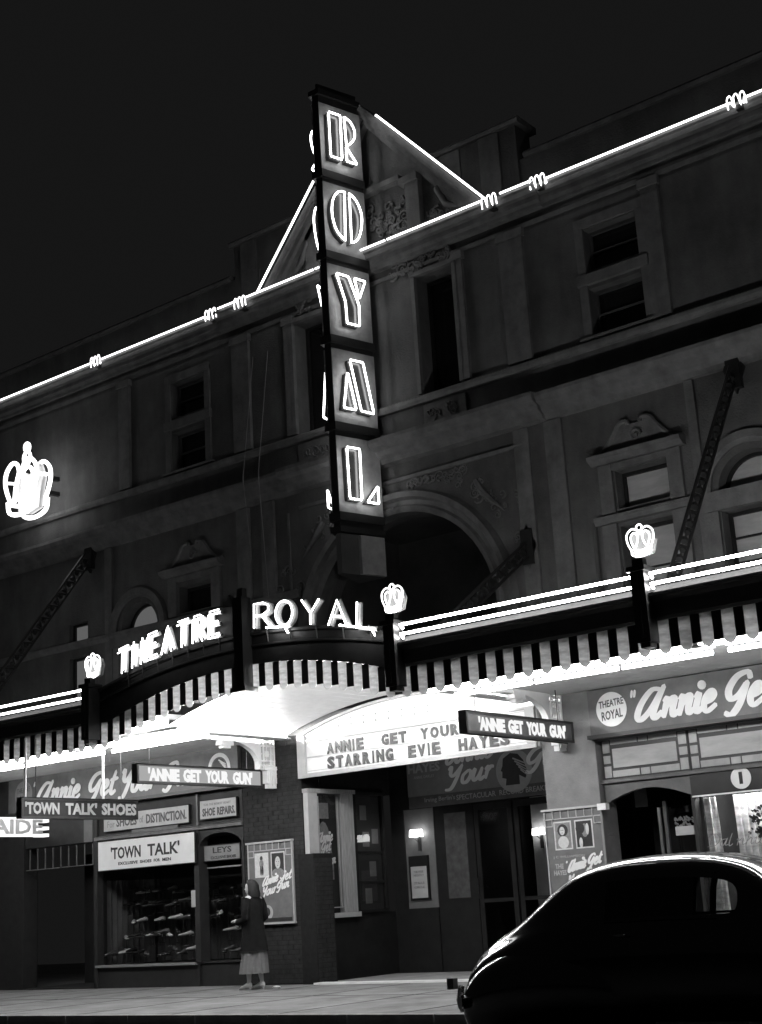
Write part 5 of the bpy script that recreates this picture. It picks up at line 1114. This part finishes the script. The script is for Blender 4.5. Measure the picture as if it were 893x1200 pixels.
# ------------------------------------------------------------------ car
def car():
    CY = 12.1; X0c = -8.53; RZ = -.104
    t = thing('parked_car', 'black rounded 1940s sedan parked at the kerb with chrome rear bumper', 'car', (X0c+2.4, CY, RZ))
    def sec(zb, zm, w_, zt, wt):
        h = [(0, zb), (w_*.8, zb), (w_*.97, zb+.08), (w_, (zb+zm)/2), (w_*.985, zm-.08), (w_*.93, zm), (wt+(w_*.93-wt)*.55, zm+.25*(zt-zm)), (wt+(w_*.93-wt)*.22, zm+.6*(zt-zm)), (wt*.9, zm+.83*(zt-zm)), (wt*.65, zm+.95*(zt-zm)), (wt*.3, zt-.005), (0, zt)]
        return h
    S = [(.02, .12, .30, .34, .34, .2), (.1, .08, .42, .46, .5, .32), (.25, .05, .55, .55, .65, .42), (.5, .05, .66, .64, .81, .48), (.87, .05, .76, .78, .965, .55), (1.15, .05, .82, .81, 1.18, .58), (1.35, .05, .86, .82, 1.305, .60), (1.57, .05, .90, .83, 1.405, .62), (1.97, .05, .93, .83, 1.475, .63),
         (2.43, .05, .94, .83, 1.485, .64), (2.70, .05, .94, .83, 1.475, .64), (2.88, .05, .94, .82, 1.46, .64), (3.05, .05, .94, .82, 1.435, .64), (3.30, .05, .93, .81, 1.37, .63), (3.5, .05, .92, .79, 1.25, .62), (3.75, .05, .87, .74, .95, .45), (4.2, .05, .80, .66, .9, .36), (4.6, .08, .7, .55, .8, .3), (4.82, .15, .5, .36, .6, .2)]
    rings = []
    for s, zb, zm, w_, zt, wt in S:
        h = sec(zb, zm, w_, zt, wt); rings.append([(X0c+s, z, -CY+y) for y, z in h]+[(X0c+s, z, -CY-y) for y, z in h[::-1][1:-1]])
    n = len(rings[0]); b = MB(); base = 0
    for r in rings: b.v += [b.fr(*p) for p in r]
    win = {}
    for i in range(len(rings)-1):
        for k in range(n):
            q = [i*n+k, i*n+(k+1) % n, (i+1)*n+(k+1) % n, (i+1)*n+k]
            side = 'n' if k in (5, 6) else ('f' if k in (n-6, n-7) else None)   # greenhouse strips (c = -Y: +c is towards the camera)
            s = (S[i][0]+S[i+1][0])/2
            if side and (1.97 < s < 3.3):
                win.setdefault((side, s > 2.88), []).append(q); continue
            b.f.append(q)
    b.f.append([k for k in range(n)][::-1]); b.f.append([(len(rings)-1)*n+k for k in range(n)])
    body = b.build('body', 'car', t, True)
    md = body.modifiers.new('u', 'SUBSURF'); md.levels = md.render_levels = 2
    for key, qs in win.items():
        p = MB(); p.v = [v.copy() for v in b.v]; p.f = qs
        used = sorted({i for q in qs for i in q}); mp = {i: k for k, i in enumerate(used)}; p.v = [p.v[i] for i in used]; p.f = [[mp[i] for i in q] for q in qs]
        m = p.build('side_window', 'dark_glass' if key == ('n', False) else 'glass', t, True)  # near rear panes are opaque black to stand for the dark cabin
    # door pillars
    for c in (1, -1):
        for s in (2.86, 3.06):
            if c < 0: continue
            p = MB(); p.tube([(X0c+s, .94, -CY+c*.72), (X0c+s, 1.15, -CY+c*.655), (X0c+s+.02, 1.28, -CY+c*.60)], .028, 6); p.build('door_pillar', 'rubber', t, True)
    # rear fenders
    for c in (1, -1):
        p = MB(); R = []
        for s, zt, hw in ((-.08, .36, .04), (.06, .5, .10), (.25, .62, .15), (.6, .73, .19), (1.0, .77, .2), (1.4, .75, .18), (1.8, .66, .13), (2.1, .5, .05)):
            s2 = s+.3; R.append([(X0c+s2+.0, .0+(zt-.0)*(.5+.5*math.sin(PI/2*0+k*PI/6)), -CY+c*(.64+(hw+.05)*math.cos(k*PI/6))) for k in range(12)])
        p.loft(R); fo = p.build('fender', 'car', t, True); m_ = fo.modifiers.new('u', 'SUBSURF'); m_.levels = m_.render_levels = 2
        p = MB(); R = []
        for s, zt, hw in ((3.2, .45, .05), (3.5, .62, .12), (3.9, .74, .18), (4.3, .74, .19), (4.6, .62, .15), (4.75, .45, .06)):
            R.append([(X0c+s, .1+(zt-.1)*(.5+.5*math.sin(k*PI/6)), -CY+c*(.68+hw*math.cos(k*PI/6))) for k in range(12)])
        p.loft(R); fo = p.build('fender', 'car', t, True); m_ = fo.modifiers.new('u', 'SUBSURF'); m_.levels = m_.render_levels = 2
        for s in (1.15, 4.0):
            wz = RZ+.34; fr = FR((X0c+s, CY-c*.70, wz), (1, 0, 0)); q = MB(fr); P = [(.25*math.cos(k*PI/12), .25*math.sin(k*PI/12), 0) for k in range(24)]; q.tube(P, .085, 8, closed=True)
            wo = q.build('wheel', 'rubber', t, True); q = MB(fr); disc(q, 0, 0, .19, -.05, .05 if c > 0 else -.04, 24); q.build('rim', 'black_metal', wo); q = MB(fr); disc(q, 0, 0, .11, -.07, .07, 20); q.build('hubcap', 'chrome', wo, True)
    # bumper: curved blade with over-riders
    def bump(x, sgn, nm):
        p = MB(); P = [(x+sgn*.0-sgn*(-.16)*(abs(u)**2.6), .25, -CY+u*.84) for u in [k/8 for k in range(-8, 9)]]; P = [(x+.2*(abs((q[2]+CY)/.84)**3)*sgn, q[1], q[2]) for q in P]
        R = []
        for q in P: R.append([(q[0]-sgn*.03*math.cos(a)*1.0, q[1]+.065*math.sin(a), q[2]) for a in [k*PI/4 for k in range(8)]])
        p.loft(R); bo = p.build(nm, 'chrome', t, True)
        for yy in (-.45, .45): p = MB(); p.tube([(x-sgn*.05, .14, -CY+yy), (x-sgn*.08, .25, -CY+yy), (x-sgn*.05, .38, -CY+yy)], [.03, .04, .03], 8); p.build('over_rider', 'chrome', bo, True)
    bump(X0c+.10, 1, 'bumper'); bump(X0c+4.92, -1, 'bumper')
    p = MB(); p.box(X0c+.0, X0c+.08, .36, .46, -CY+.55, -CY+.63); p.build('tail_light', 'letter_dim', t); p = MB(); p.box(X0c+.0, X0c+.08, .36, .46, -CY-.63, -CY-.55); p.build('tail_light', 'letter_dim', t)
    p = MB(); p.tube([(X0c+.9, 1.0, -CY+.2), (X0c+.9, 1.0, -CY-.2)], .01, 6); p.tube([(X0c+.05, .62, -CY), (X0c+.12, .66, -CY)], .02, 6); p.build('boot_handle', 'chrome', t)
    p = MB(); p.tube([(X0c+2.1, .80, -CY+.84), (X0c+2.12, .80, -CY+.88), (X0c+2.24, .80, -CY+.88)], .01, 6); p.build('door_handle', 'chrome', t, True)
    p = MB(); p.box(X0c+1.95, X0c+3.1, .92, .93, -CY+.80, -CY+.81); p.build('belt_strip', 'black_metal', t)
    p = MB(); p.box(X0c+1.6, X0c+1.9, .4, 1.02, -CY-.6, -CY+.6); p.box(X0c+2.5, X0c+2.75, .4, .92, -CY-.6, -CY+.6); p.build('seat', 'seat', t)
    t.scale = (.93, .96, .985)
car()
